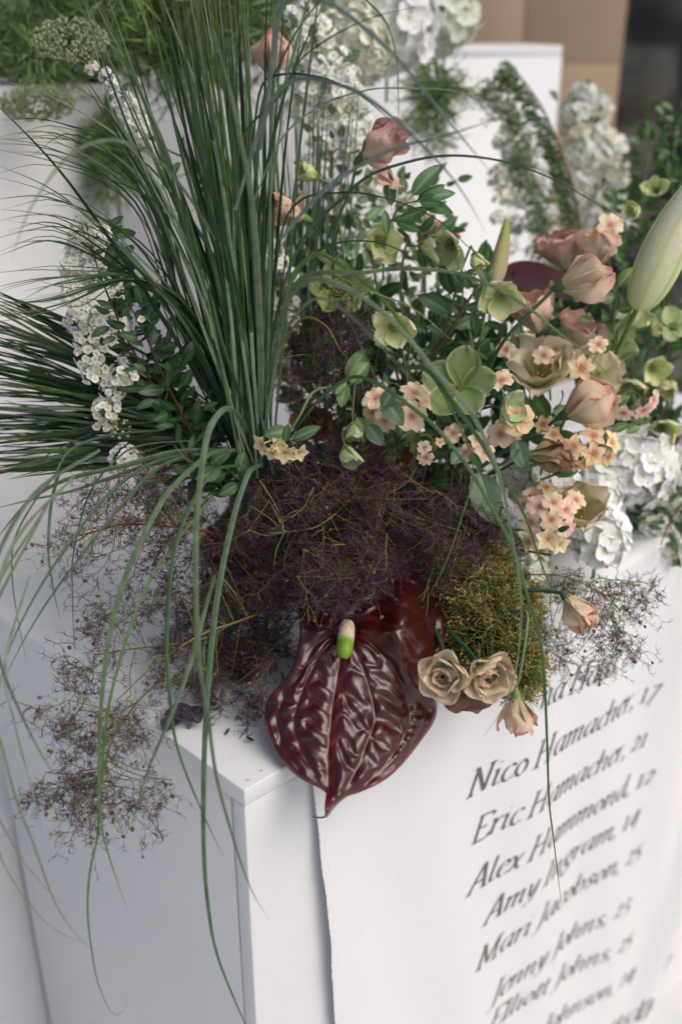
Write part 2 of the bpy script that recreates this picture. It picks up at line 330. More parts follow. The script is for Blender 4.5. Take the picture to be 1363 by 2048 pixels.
# frayed selvedge threads
m = MB()
for i in range(420):
    vv = rs.rand()*1.15; u0 = .066+.024*min(vv/.36, 2)+.0007*math.sin(vv*37)+.0004*math.sin(vv*90)
    p = cl(np.array(u0+.001), np.array(-vv)); d = -DR*(.0008+.0016*rs.rand())+ZZ*rs.normal(0, .002)+NR*rs.normal(.0006, .0007)
    m.tube(np.array([p+NR*.0003, p+d*.6+NR*.0004, p+d]), [.00022, .0002, .00012], 3)
part('frayed_edge', m, M_CLOTH, r, kind='stuff')
G = {
'a': (.64, [[(.48,.6),(.3,.62),(.12,.45),(.08,.2),(.2,.0),(.38,.12),(.5,.4)], [(.53,.62),(.47,.15),(.55,.0),(.65,.08)]]),
'b': (.58, [[(.1,1.05),(.09,.15),(.25,0),(.44,.12),(.5,.38),(.4,.6),(.25,.58),(.1,.4)]]),
'c': (.48, [[(.46,.52),(.36,.62),(.18,.55),(.08,.3),(.14,.06),(.3,.0),(.46,.12)]]),
'd': (.66, [[(.48,.58),(.28,.62),(.1,.42),(.09,.15),(.2,0),(.36,.1),(.48,.4)], [(.5,1.05),(.5,.12),(.58,0),(.66,.06)]]),
'e': (.48, [[(.1,.28),(.3,.34),(.45,.48),(.36,.62),(.2,.57),(.08,.3),(.14,.05),(.3,0),(.46,.12)]]),
'g': (.56, [[(.46,.6),(.26,.62),(.12,.45),(.18,.27),(.34,.27),(.44,.45),(.36,.6)], [(.2,.27),(.14,.14),(.4,.05),(.46,-.15),(.28,-.32),(.06,-.25),(.1,-.06),(.25,.02)], [(.44,.58),(.58,.62)]]),
'h': (.62, [[(.1,1.05),(.08,0)], [(.1,.38),(.28,.6),(.44,.58),(.46,.4),(.42,.1),(.5,0),(.6,.06)]]),
'i': (.31, [[(.05,.55),(.14,.62),(.12,.1),(.2,0),(.3,.08)], [(.13,.86),(.17,.9)]]),
'l': (.29, [[(.12,1.05),(.1,.12),(.18,0),(.28,.07)]]),
'm': (.86, [[(.04,.55),(.12,.62),(.1,0)], [(.11,.38),(.28,.6),(.4,.56),(.39,0)], [(.4,.38),(.56,.6),(.7,.57),(.68,.1),(.75,0),(.84,.07)]]),
'n': (.62, [[(.04,.55),(.12,.62),(.1,0)], [(.11,.38),(.28,.6),(.44,.57),(.43,.1),(.5,0),(.6,.07)]]),
'o': (.52, [[(.28,.62),(.1,.45),(.08,.18),(.24,0),(.42,.15),(.45,.42),(.28,.62)]]),
'r': (.42, [[(.04,.55),(.12,.62),(.1,0)], [(.11,.35),(.26,.58),(.4,.6)]]),
's': (.42, [[(.38,.52),(.26,.62),(.12,.52),(.2,.34),(.34,.2),(.26,.02),(.06,.08)]]),
't': (.34, [[(.16,.8),(.12,.12),(.2,0),(.32,.08)], [(.02,.58),(.32,.6)]]),
'u': (.62, [[(.04,.55),(.12,.62),(.1,.15),(.2,0),(.36,.12),(.46,.4)], [(.5,.62),(.46,.12),(.54,0),(.62,.07)]]),
'x': (.5, [[(.02,.55),(.14,.6),(.36,.02),(.48,.06)], [(.46,.6),(.04,.0)]]),
'y': (.54, [[(.04,.58),(.14,.6),(.18,.15),(.28,.05),(.44,.4),(.48,.62)], [(.48,.6),(.42,.1),(.28,-.25),(.04,-.3)]]),
'H': (.86, [[(.16,1),(.1,0)], [(.68,1),(.62,0)], [(.14,.52),(.66,.52)], [(.04,1),(.28,1)], [(-.02,0),(.22,0)], [(.56,1),(.8,1)], [(.5,0),(.74,0)]]),
'N': (.84, [[(.16,1),(.12,0)], [(.16,1),(.64,0)], [(.16,.96),(.62,0)], [(.68,1),(.64,0)], [(.02,1),(.2,1)], [(0,0),(.24,0)], [(.56,1),(.8,1)]]),
'E': (.64, [[(.14,1),(.1,0)], [(.04,1),(.56,1),(.57,.86)], [(.12,.52),(.44,.52)], [(.0,0),(.56,0),(.62,.16)]]),
'A': (.74, [[(.42,1.02),(.02,0)], [(.42,1.02),(.6,0)], [(.45,1.0),(.63,0)], [(.16,.34),(.52,.34)], [(-.06,0),(.12,0)], [(.5,0),(.72,0)]]),
'I': (.38, [[(.2,1),(.14,0)], [(.08,1),(.32,1)], [(.02,0),(.26,0)]]),
'M': (1.0, [[(.16,1),(.1,0)], [(.16,1),(.44,.08)], [(.44,.08),(.8,1)], [(.8,1),(.78,0)], [(.04,1),(.18,1)], [(0,0),(.22,0)], [(.78,1),(.92,1)], [(.66,0),(.9,0)]]),
'J': (.4, [[(.28,1),(.22,.0),(.1,-.22),(-.08,-.28)], [(.14,1),(.4,1)]]),
'L': (.58, [[(.16,1),(.1,0)], [(.04,1),(.28,1)], [(0,0),(.5,0),(.56,.16)]]),
'0': (.56, [[(.28,.62),(.1,.45),(.08,.18),(.24,0),(.42,.15),(.45,.42),(.28,.62)]]),
'1': (.4, [[(.18,.6),(.16,0)], [(.06,.58),(.2,.62)], [(.04,0),(.28,0)]]),
'2': (.5, [[(.06,.5),(.2,.62),(.38,.5),(.3,.28),(.06,.02)], [(.06,.02),(.42,.04)]]),
'3': (.48, [[(.08,.54),(.24,.62),(.38,.48),(.2,.28)], [(.2,.28),(.42,.1),(.36,-.18),(.04,-.26)]]),
'4': (.52, [[(.38,.62),(.04,.08)], [(.04,.06),(.48,.06)], [(.4,.62),(.34,-.28)]]),
'5': (.46, [[(.42,.62),(.16,.6)], [(.16,.6),(.12,.3)], [(.12,.3),(.34,.26),(.38,-.02),(.2,-.22),(.0,-.24)]]),
'7': (.46, [[(.06,.58),(.44,.6)], [(.44,.6),(.1,-.28)]]),
'9': (.5, [[(.42,.4),(.3,.62),(.1,.5),(.12,.26),(.3,.2),(.42,.36)], [(.44,.4),(.36,-.05),(.08,-.28)]]),
',': (.24, [[(.1,.06),(.13,.0),(.05,-.16)]]),
' ': (.3, []),
}
m_ink, t_, b_ = new_mat('printed_ink'); b_.inputs['Roughness'].default_value = .8
ni = N(t_, 'ShaderNodeTexNoise', Scale=900); ri = N(t_, 'ShaderNodeMapRange'); t_.links.new(ni.outputs['Fac'], ri.inputs[0]); ri.inputs[3].default_value = .07; ri.inputs[4].default_value = .15
cb = N(t_, 'ShaderNodeCombineColor'); [t_.links.new(ri.outputs[0], cb.inputs[i]) for i in range(3)]; t_.links.new(cb.outputs[0], b_.inputs['Base Color'])
def uv_of(x, y):
    q = ray(x, y); n = NR; p = CAM+q*(np.dot(C0+NR*.006-CAM, n)/np.dot(q, n))-C0
    return np.array([p@DR, p[2]])
def line(text, a, b, size=.0325):
    A, B = uv_of(*a), uv_of(*b); adv = sum(G[c][0] for c in text); d = (B-A)/adv; sc = np.linalg.norm(d)
    m = MB(); x = 0; nib = np.array([math.cos(.45), math.sin(.45)])*.038; k = (B-A)[1]/(B-A)[0]
    for ch in text:
        for st in G[ch][1]:
            s = np.array(st, float)
            s = spline(s, 14) if len(s) > 2 else spline(s, 6)
            L_ = s-nib; R_ = s+nib
            # thicken thin strokes slightly
            t = nrm(np.gradient(s, axis=0)); nn = np.stack([-t[:, 1], t[:, 0]], 1)*.012
            sg = np.sign((nn*nib).sum(1, keepdims=True)+1e-9)
            R_ = R_+nn*sg; L_ = L_-nn*sg
            g = np.stack([L_, R_], 1)
            gx = x+g[..., 0]+.27*g[..., 1]; gy = g[..., 1]
            u = A[0]+d[0]*gx; v = A[1]+d[1]*gx+gy*size
            m.grid(cl(u, v)+NR*.0009)
        x += G[ch][0]
    part('printed_name', m, m_ink, r)
line('19', (1243, 1228), (1305, 1188), .027)
line('na Haas, 24', (1075, 1418), (1279, 1322))
line('Nico Hamacher, 17', (937, 1600), (1312, 1394))
line('Eric Hamacher, 21', (944, 1690), (1292, 1490))
line('Alex Hammond, 12', (932, 1790), (1300, 1560))
line('Amy Ingram, 14', (962, 1848), (1272, 1640))
line('Mari Jacobson, 25', (943, 1938), (1275, 1708))
line('Jenny Johns, 23', (972, 2006), (1250, 1812))
line('Elliott Johns, 25', (968, 2060), (1256, 1882))
line('Johnson, 24', (1078, 2072), (1258, 1950))
line('Lundhe, 17', (1168, 2112), (1330, 1925))
# ------------------------------------------------------------------ anthurium
def anthurium():
    O = np.array([688., 1262.])
    out = [(700,1180),(742,1130),(790,1122),(830,1140),(862,1175),(884,1215),(890,1255),(882,1300),(866,1340),(858,1375),(872,1402),(868,1440),(838,1485),(800,1532),(765,1562),(725,1582),(695,1592),
           (676,1606),(662,1622),(652,1634),(650,1612),(654,1592),(642,1578),(600,1556),(562,1520),(540,1480),(530,1440),(536,1400),(556,1375),(580,1345),(594,1305),(600,1265),(598,1215),(612,1165),(640,1135),(672,1150),(690,1178)]
    out = np.array(out, float); cl_ = np.vstack([out, out[:1]])
    nt_, nr_ = 420, 90
    bd = spline(cl_, nt_+1)[:-1]
    # interior field: morph from centre to outline
    s = (np.linspace(0, 1, nr_)**.85)[:, None, None]
    px = O+(bd[None]-O)*s
    X, Y = px[..., 0], px[..., 1]
    # vein polylines (pixel space), (points, strength)
    V = [([(688,1262),(678,1330),(664,1420),(657,1500),(655,1590)], 1.4),
         ([(690,1262),(722,1330),(742,1395),(748,1440),(735,1480),(712,1540),(690,1580)], .75),
         ([(692,1260),(745,1290),(790,1345),(812,1400),(815,1448),(790,1500),(745,1555),(700,1585)], .8),
         ([(812,1400),(840,1404),(849,1425),(840,1465),(800,1515),(760,1550)], .7),
         ([(684,1264),(640,1310),(612,1365),(592,1420),(590,1460),(606,1510),(640,1560)], .55),
         ([(684,1262),(650,1275),(625,1300),(600,1350),(570,1390),(556,1440),(566,1490),(600,1540)], .4),
         ([(692,1256),(740,1240),(800,1262),(830,1300)], .8), ([(692,1252),(740,1200),(800,1160),(850,1190)], .6), ([(800,1262),(850,1240),(870,1215)], .5),
         ([(700,1250),(780,1210),(840,1230),(868,1270)], .5),
         ([(684,1252),(660,1210),(640,1160)], .8),
         *[([(m0-2, yy), (m0-22-8*k, yy-30), (m0-48, yy-30+6*k), (m0-70, yy-14)], .42) for k, (m0, yy) in enumerate([(676,1350),(671,1390),(665,1432),(660,1474),(657,1512)])],
         *[([(m0+2, yy), (m0+24, yy-22), (m0+50, yy-18+8*k), (m0+66, yy+6)], .42) for k, (m0, yy) in enumerate([(684,1318),(678,1362),(670,1408),(664,1452),(660,1496)])],
         # cross ribs
         ([(682,1380),(700,1420),(735,1465)], .5), ([(672,1480),(690,1525),(712,1545)], .5),
         ([(722,1330),(755,1328),(765,1310)], .45), ([(738,1385),(775,1400),(808,1425)], .45), ([(748,1432),(780,1450),(806,1470)], .55),
         ([(738,1472),(762,1490),(785,1505)], .5), ([(728,1505),(745,1525),(760,1538)], .45), ([(745,1350),(775,1365),(805,1385)], .3),
         ([(815,1448),(845,1452)], .4), ([(812,1462),(838,1474)], .4), ([(803,1480),(826,1496)], .4), ([(790,1498),(812,1514)], .4), ([(776,1514),(795,1530)], .4), ([(820,1428),(848,1432)], .4),
         ([(664,1420),(635,1395),(610,1370)], .35), ([(660,1460),(625,1440),(592,1425)], .35), ([(657,1500),(630,1490),(600,1480)], .35), ([(656,1540),(632,1535),(612,1520)], .3),
         ([(590,1440),(560,1430)], .3), ([(592,1465),(564,1470)], .3), ([(598,1490),(575,1505)], .3), ([(596,1410),(566,1400)], .3),
         ([(672,1370),(640,1350),(622,1335)], .3), ([(676,1335),(655,1315),(640,1308)], .25)]
    H = np.zeros_like(X); line_ = np.zeros_like(X); near = np.full(X.shape, 1e9)
    for pts, st in V:
        q = spline(np.array(pts, float), 40); a, b = q[:-1], q[1:]
        d = np.full(X.shape, 1e9)
        for i in range(len(a)):
            ab = b[i]-a[i]; L2 = ab@ab; t = np.clip(((X-a[i, 0])*ab[0]+(Y-a[i, 1])*ab[1])/L2, 0, 1)
            d = np.minimum(d, np.hypot(X-a[i, 0]-t*ab[0], Y-a[i, 1]-t*ab[1]))
        near = np.minimum(near, d/max(st, .45)**.5); H = np.minimum(H, -st*.0032*np.exp(-(d/(7+5*st))**1.5))
        line_ = np.maximum(line_, min(1, st)*np.exp(-(d/3.2)**2))
    pil = .0016*(1-np.exp(-(near/14)**2))
    sm = np.sin(X*.13+Y*.06)*np.sin(Y*.11-X*.03)
    H = H+pil+.0006*sm
    rw = np.random.RandomState(4)
    for lam, am in ((95, .0010), (70, .0009), (52, .0006), (60, .0006), (46, .0003)):
        an = rw.rand()*6.28; a2 = an+1.2+rw.rand(); H = H+am*np.sin((X*math.cos(an)+Y*math.sin(an))*6.28/lam+rw.rand()*6)*np.sin((X*math.cos(a2)+Y*math.sin(a2))*6.28/(lam*1.25)+rw.rand()*6)*np.clip(near/9, .15, 1)
    # big shape: base depth
    d = .858-.062*np.clip((Y-1262)/330, 0, 1)**1.1
    d = d+.060*np.clip((1262-Y)/140, 0, 1)                                # lobes go back
    d = d+np.where(X < 690, .5, 1.)*.00000115*(X-690-(Y-1262)*-.08)**2*np.clip((Y-1262)/150, .25, 1)          # sides roll away
    d = d+.030*np.clip((X-800)/70, 0, 1)**2*np.clip((1380-Y)/120, 0, 1)   # right lobe turned
    d = d-.020*np.exp(-((X-800)/30)**2)*np.clip((1360-Y)/110, 0, 1)*np.clip((Y-1150)/60, 0, 1)
    d = d+.018*np.exp(-(((X-690)/26)**2+((Y-1258)/22)**2))                 # funnel at the spadix
    d = d-.012*np.exp(-(((X-652)/14)**2+((Y-1622)/24)**2))
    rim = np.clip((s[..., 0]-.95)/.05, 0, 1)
    rx = RT*((X-681.5)/F)[..., None]+UP*((1024-Y)/F)[..., None]+FW
    W = CAM+rx*(d-H+.004*rim**2)[..., None]
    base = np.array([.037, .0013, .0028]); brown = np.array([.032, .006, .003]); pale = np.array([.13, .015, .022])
    k = np.clip((X-800)/60, 0, 1)*np.clip((1340-Y)/60, 0, 1); k = k[..., None]
    c = base*(1-k)+brown*k; c = c*(1-line_[..., None]*.35)+pale*line_[..., None]*.35
    mid = np.exp(-((X-(688-(Y-1262)*.09))/7)**2)*np.clip((Y-1240)/20, 0, 1)
    c = c+np.array([.075, .003, .005])*mid[..., None]*.7
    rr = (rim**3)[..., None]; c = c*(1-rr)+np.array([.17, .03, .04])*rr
    root = thing('anthurium', 'large glossy dark red heart-shaped anthurium drooping over the near plinth corner', 'anthurium', P(688, 1262, .9))
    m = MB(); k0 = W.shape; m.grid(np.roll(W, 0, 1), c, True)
    mat = vmat('anthurium_spathe', .31, .5, 0, coat=.38, nscale=160, namt=.18, bump=.14, bscale=420)
    o = part('spathe', m, mat, root); sol = o.modifiers.new('thick', 'SOLIDIFY'); sol.thickness = .0011; sol.offset = 0
    # curled tip
    m = MB(); m.tube(pathpx([(652, 1612, .797), (650, 1632, .797), (638, 1635, .800), (624, 1633, .802)], 14), np.linspace(.0012, .0004, 14), 6, (.06, .018, .012)); part('tip', m, mat, o)
    # spadix: bumpy cream to green cylinder
    m = MB(); n, k = 60, 40
    ax = spline([P(694, 1247, .862), P(692, 1270, .850), P(689, 1296, .838), P(686, 1318, .832)], n)
    t = nrm(np.gradient(ax, axis=0)); x = nrm(np.cross(t, RT+.1*UP)); y = np.cross(t, x)
    th = np.arange(k)*2*math.pi/k; uu = np.linspace(0, 1, n)
    rad = .0068*np.sqrt(np.clip(1-((uu-.45)/.56)**4, .0, 1))*(1+.06*uu)
    rr = rad[:, None]*(1+.03*np.sin(th*10+(np.arange(n)[:, None]%4)*0+uu[:, None]*95)*np.sin(uu[:, None]*95-th*10))
    g = ax[:, None]+rr[..., None]*(x[:, None]*np.cos(th)[None, :, None]+y[:, None]*np.sin(th)[None, :, None])
    kk = np.clip((uu-.48)/.16, 0, 1)[:, None, None]+0*rr[..., None]
    col = np.array([.62, .50, .36])*(1-kk)+np.array([.16, .26, .015])*kk
    dot = np.clip(np.sin(th*10+uu[:, None]*95)*np.sin(uu[:, None]*95-th*10), 0, 1)[..., None]
    m.grid(g, col*(.8+.35*dot), True); part('spadix', m, M_SPADIX, root)
    m = MB(); m.tube(pathpx([(700, 1238, .89), (720, 1160, .97), (740, 1090, 1.03)], 16), .0028, 8, (.09, .09, .03)); part('stem', m, M_STEM, root)
anthurium()
# ------------------------------------------------------------------ grasses
GREENS = [(.020,.055,.018), (.034,.082,.028), (.075,.125,.068), (.009,.028,.009), (.13,.18,.12), (.048,.10,.022)]
def blade_mb(path, w, col, fold=.22, tw=0., base=.55, pw=2.4):
    n = len(path); path = path+(rs.normal(0, .0006, 3)*np.sin(np.linspace(0, 9+5*rs.rand(), n))[:, None]); t = nrm(np.gradient(path, axis=0)); v = nrm(CAM-path)
    s0 = nrm(np.cross(t, v)); n0 = np.cross(s0, t); ph = tw+np.linspace(0, rs.normal(0, .5), n)[:, None]
    s = s0*np.cos(ph)+n0*np.sin(ph); nn = np.cross(s, t); u = np.linspace(0, 1, n)
    ww = w*.5*(base+(1-base)*np.clip(u*4, 0, 1))*np.clip(1-u**pw, .02, 1)**.8; ww = ww[:, None]
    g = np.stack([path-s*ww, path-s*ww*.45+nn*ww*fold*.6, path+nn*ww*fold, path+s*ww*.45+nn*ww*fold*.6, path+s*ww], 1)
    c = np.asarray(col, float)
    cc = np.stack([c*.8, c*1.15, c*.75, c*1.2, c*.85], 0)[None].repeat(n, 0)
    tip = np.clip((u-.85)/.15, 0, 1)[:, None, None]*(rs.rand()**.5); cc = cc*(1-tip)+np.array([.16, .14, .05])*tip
    m = MB(); m.grid(g, cc); return m
def blade(root, pts, w, col=None, n=26, tw=None, **k):
    col = GREENS[rs.randint(len(GREENS))] if col is None else col
    c = np.array(col)*(.85+.3*rs.rand())
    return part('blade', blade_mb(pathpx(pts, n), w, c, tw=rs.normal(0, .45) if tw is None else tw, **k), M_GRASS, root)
g1 = thing('steel_grass_bunch', 'big upright bunch of long narrow dark grass blades fanning out above the smoke bush', 'grass bunch', P(510, 935, .95))
for i in range(104):
    k = rs.rand(); bx = 512+rs.normal(0, 17); by = 935+rs.normal(0, 12)
    if k < .64: tx = rs.normal(400, 50)
    elif k < .82: tx = rs.uniform(130, 340)
    else: tx = rs.uniform(440, 665)
    ty = rs.uniform(-140, 20); dt = rs.uniform(.76, .93)
    if rs.rand() < .25: ty = rs.uniform(60, 330)
    f1 = .30+rs.normal(0, .05); f2 = .62+rs.normal(0, .06)
    x1 = bx+(tx-bx)*f1*.85; x2 = bx+(tx-bx)*f2*.93
    y1 = by+(ty-by)*.33; y2 = by+(ty-by)*.66
    db = rs.uniform(.90, .985)
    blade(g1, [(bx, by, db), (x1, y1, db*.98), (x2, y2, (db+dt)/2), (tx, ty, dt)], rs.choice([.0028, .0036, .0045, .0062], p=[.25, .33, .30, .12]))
# blades arching to the left out of the same bunch
for i in range(46):
    bx = 500+rs.normal(0, 14); yl = rs.uniform(200, 600); xl = rs.uniform(-60, 90); cr = rs.uniform(40, 130)
    dt = rs.uniform(.74, .92)
    blade(g1, [(bx, 925, .955), (bx-90-rs.rand()*30, 700-rs.rand()*60, .93), (300-rs.rand()*40, min(yl+120, 560), .9), ((300+xl)/2-30, yl+cr*.25, (.9+dt)/2), (xl, yl+rs.uniform(-10, 60), dt)], rs.choice([.0018, .0024, .003]))
TR = [
 ([(480,900,.93),(420,790,.92),(300,600,.88),(195,440,.86),(110,330,.84),(0,218,.82),(-50,170,.81)], .0048, GREENS[3]),
 ([(460,860,.93),(430,620,.9),(330,400,.87),(250,285,.85),(120,200,.83),(0,160,.82),(-40,150,.82)], .0028, GREENS[4]),
 ([(460,860,.93),(420,560,.9),(330,370,.88),(245,305,.86),(120,277,.84),(0,276,.83)], .0024, GREENS[1]),
 ([(470,870,.93),(420,560,.9),(330,420,.88),(200,350,.86),(80,315,.84),(-20,298,.83)], .0024, GREENS[1]),
 ([(470,880,.93),(400,700,.91),(300,560,.88),(170,430,.86),(90,370,.84),(-20,325,.83)], .0028, GREENS[2]),
 ([(470,880,.93),(400,700,.91),(290,540,.88),(200,450,.86),(100,385,.84),(-20,350,.83)], .0024, GREENS[2]),
 ([(480,890,.93),(430,720,.91),(300,560,.88),(150,450,.86),(70,425,.84),(-20,420,.83)], .0024, GREENS[1]),
 ([(480,890,.93),(400,700,.91),(250,500,.88),(140,440,.86),(60,430,.84),(-20,445,.83)], .0022, GREENS[1]),
 ([(480,890,.93),(400,720,.91),(260,520,.88),(135,458,.86),(60,460,.84),(-20,480,.83)], .0022, GREENS[0]),
 ([(430,480,.80),(330,330,.72),(260,288,.69),(200,285,.67),(130,320,.66),(60,420,.66),(25,520,.66)], .0026, (.13,.17,.10)),
 ([(470,860,.92),(400,560,.88),(310,380,.85),(260,280,.84),(200,205,.83),(110,152,.82)], .0026, GREENS[4]),
 ([(530,880,.95),(505,600,.93),(508,400,.90),(524,220,.87),(553,147,.86),(597,59,.84),(641,0,.83),(680,-60,.82)], .0068, (.05,.085,.055)),
 ([(525,880,.94),(515,620,.92),(520,420,.89),(560,220,.86),(600,110,.85),(660,-20,.83)], .0045, GREENS[0]),
 ([(520,880,.92),(520,620,.82),(505,420,.77),(480,280,.74),(455,160,.72),(425,50,.71)], .0065, (.13,.17,.10)),
 # arching right
 ([(520,870,.92),(560,600,.9),(610,470,.88),(680,400,.86),(741,350,.84),(831,320,.82),(896,311,.81),(961,315,.8),(1031,330,.8),(1106,360,.8),(1156,387,.8),(1206,415,.8),(1281,455,.81)], .0030, (.07,.1,.07)),
 ([(540,700,.9),(560,480,.86),(600,400,.84),(681,385,.82),(731,388,.81),(781,400,.81),(841,422,.81),(896,455,.81),(931,490,.81),(958,514,.81),(1000,569,.82)], .0020, GREENS[0]),
 ([(470,500,.84),(480,290,.81),(560,190,.79),(600,120,.78),(681,65,.77),(761,30,.77),(850,8,.77)], .0022, GREENS[1]),
 ([(560,200,.8),(640,-60,.78),(690,-40,.77),(731,0,.77),(771,50,.77),(791,115,.77),(797,200,.77),(797,275,.78)], .0022, (.07,.11,.05)),
 ([(520,300,.78),(560,20,.72),(600,-20,.7),(660,5,.69),(731,60,.69),(796,120,.69),(871,210,.69),(921,270,.69),(981,345,.7)], .0042, (.12,.16,.14)),
 ([(470,420,.82),(530,230,.77),(590,160,.73),(681,170,.71),(741,200,.7),(806,255,.7),(881,330,.7),(931,395,.7),(971,465,.7)], .0038, (.13,.17,.15)),
 ([(500,420,.85),(560,280,.83),(640,215,.82),(721,185,.81),(781,175,.81),(891,177,.81),(956,200,.8),(1026,247,.8)], .0018, GREENS[4]),
 ([(560,480,.76),(660,370,.73),(781,300,.71),(881,275,.70),(986,239,.69)], .0035, (.12,.15,.13)),
 ([(500,330,.86),(520,180,.84),(560,150,.83),(640,155,.82),(720,190,.81),(800,260,.8)], .0022, GREENS[0]),
 ([(535,820,.93),(560,640,.84),(610,565,.78),(665,565,.76),(720,590,.75),(779,635,.74),(830,690,.735),(867,737,.73),(903,778,.73),(951,840,.735),(1000,960,.75),(1021,1073,.78),(1035,1147,.80),(1041,1220,.81),(1035,1312,.82),(1024,1367,.82),(1002,1422,.82),(966,1473,.82)], .0042, (.12,.17,.10)),
 ([(530,850,.9),(560,690,.84),(600,620,.76),(640,600,.72),(690,627,.71),(750,679,.7),(800,730,.7),(848,778,.7),(900,840,.71),(960,920,.72)], .0038, (.15,.19,.16)),
 ([(560,900,.92),(640,800,.88),(705,756,.86),(757,770,.84),(812,807,.83),(867,851,.82),(911,902,.82),(948,954,.82),(973,1000,.82),(1010,1066,.82),(1035,1128,.82),(1057,1205,.82),(1076,1264,.83),(1085,1330,.83),(1090,1403,.84),(1094,1495,.85),(1098,1603,.86),(1105,1665,.87),(1116,1757,.88),(1123,1823,.89)], .0036, (.05,.10,.035)),
 ([(540,800,.92),(575,580,.88),(628,510,.86),(676,528,.85),(720,558,.84),(771,605,.83),(815,664,.82),(852,730,.82),(885,785,.82),(915,847,.82),(940,906,.82),(962,950,.82),(992,1043,.83)], .0042, (.07,.125,.03)),
 ([(790,740,.84),(850,740,.78),(903,800,.75),(960,880,.76),(1000,950,.80),(1032,1000,.84),(1054,1044,.85),(1072,1095,.86),(1090,1147,.86),(1112,1198,.87)], .0042, (.06,.11,.05)),
 ([(540,750,.9),(570,620,.86),(600,560,.83),(660,545,.81),(720,547,.8),(771,539,.8),(830,537,.79),(903,543,.79),(958,561,.78),(1000,580,.78),(1063,621,.78),(1104,655,.78),(1138,682,.79),(1172,706,.79),(1206,740,.8),(1223,765,.8)], .0040, (.09,.14,.06)),
 ([(944,900,.86),(944,957,.86),(931,1010,.855),(909,1076,.85),(883,1142,.84),(854,1201,.835)], .0016, (.07,.11,.03)),
 ([(530,800,.93),(545,660,.9),(580,570,.88),(640,500,.86),(720,480,.85),(800,500,.85),(860,560,.84)], .0024, GREENS[1]),
 ([(640,540,.86),(690,560,.84),(760,590,.83),(830,620,.83),(915,692,.83)], .0022, (.11,.15,.04)),
 ([(530,860,.93),(550,730,.9),(600,640,.88),(650,650,.87),(680,700,.87),(697,720,.87)], .0028, (.16,.14,.03)),
 # drooping in front of the plinth
 ([(470,880,.93),(520,925,.90),(497,944,.88),(467,1032,.86),(436,1186,.83),(418,1362,.80),(409,1516,.79),(407,1692,.79),(415,1810,.79),(435,1915,.79),(490,2048,.8),(520,2100,.8)], .0054, (.085,.14,.075)),
 ([(505,880,.93),(480,830,.86),(450,818,.79),(420,850,.76),(405,900,.75),(393,1000,.745),(390,1076,.74),(396,1230,.735),(405,1340,.73),(418,1428,.73),(433,1560,.74),(467,1692,.75),(500,1780,.76),(537,1840,.76)], .0050, (.11,.16,.09)),
 ([(470,900,.90),(430,905,.86),(396,926,.84),(334,988,.81),(286,1076,.79),(246,1173,.78),(220,1274,.775),(207,1362,.77),(198,1450,.77),(196,1560,.77),(203,1650,.77),(215,1700,.775),(260,1825,.78)], .0046, (.08,.13,.06)),
 ([(480,930,.9),(430,940,.87),(387,997,.85),(352,1085,.83),(339,1182,.82),(334,1296,.81),(341,1406,.80),(352,1485,.795),(383,1573,.79),(440,1700,.79),(450,1713,.79)], .0038, (.035,.08,.03)),
 ([(430,1150,.85),(400,1260,.82),(383,1318,.81),(352,1406,.79),(321,1481,.78),(290,1560,.775),(268,1644,.77)], .0042, (.13,.18,.11)),
 ([(470,900,.93),(350,905,.9),(250,930,.87),(130,960,.85),(50,1010,.84),(-20,1095,.83)], .0052, (.07,.12,.06)),
 ([(460,905,.93),(300,930,.9),(150,980,.87),(60,1000,.85),(-20,1020,.84)], .0036, (.08,.13,.06)),
 ([(450,900,.93),(330,930,.88),(250,1000,.84),(150,1130,.81),(60,1260,.79),(-10,1390,.78)], .0038, (.08,.12,.07)),
 ([(440,905,.93),(320,920,.88),(230,980,.84),(150,1070,.81),(80,1170,.79),(25,1290,.77),(-10,1420,.76)], .0034, (.07,.11,.07)),
 ([(330,860,.9),(220,870,.86),(142,900,.84),(107,956,.83),(73,998,.82),(37,1059,.81),(24,1107,.8),(27,1181,.8),(44,1278,.79),(57,1334,.79)], .0020, (.05,.08,.06)),
 ([(400,880,.92),(280,890,.9),(227,924,.88),(183,985,.86),(156,1071,.85),(144,1132,.84),(143,1217,.83),(149,1315,.82)], .0018, (.05,.08,.05)),
 ([(240,830,1.0),(150,880,1.0),(107,985,1.0),(98,1095,.99),(107,1180,.98),(120,1244,.97)], .0046, (.16,.2,.16)),
 ([(200,900,.8),(60,1000,.74),(-30,1180,.72),(0,1318,.72),(44,1428,.72),(95,1530,.73),(130,1570,.73)], .0034, (.09,.13,.10)),
 ([(150,950,.78),(20,1100,.74),(-30,1350,.72),(5,1500,.72),(30,1600,.72),(70,1700,.72),(110,1800,.73),(150,1860,.73),(185,1895,.73),(202,1900,.73)], .0030, (.13,.17,.1)),
 ([(100,1000,.78),(-40,1300,.74),(-30,1600,.72),(0,1710,.72),(40,1780,.72),(100,1850,.72),(170,1887,.73)], .0026, (.13,.17,.1)),
 ([(100,1000,.78),(-40,1250,.74),(-30,1550,.72),(20,1680,.72),(80,1765,.72),(132,1812,.73)], .0026, (.13,.17,.12)),
 ([(420,1000,.86),(300,1160,.82),(225,1380,.79),(203,1560,.78),(195,1670,.775),(180,1740,.77),(175,1820,.77),(185,1910,.77),(200,1975,.775),(225,2027,.78),(245,2025,.785),(255,2005,.79),(245,1985,.79)], .0026, (.06,.11,.03)),
 ([(60,1150,.8),(10,1330,.76),(30,1450,.75),(60,1560,.75),(88,1675,.75)], .0024, (.14,.18,.14)),
]
for pts, w_, c_ in TR: blade(g1, pts, w_, c_, n=max(26, 5*len(pts)), tw=rs.normal(0, .25), base=.7)
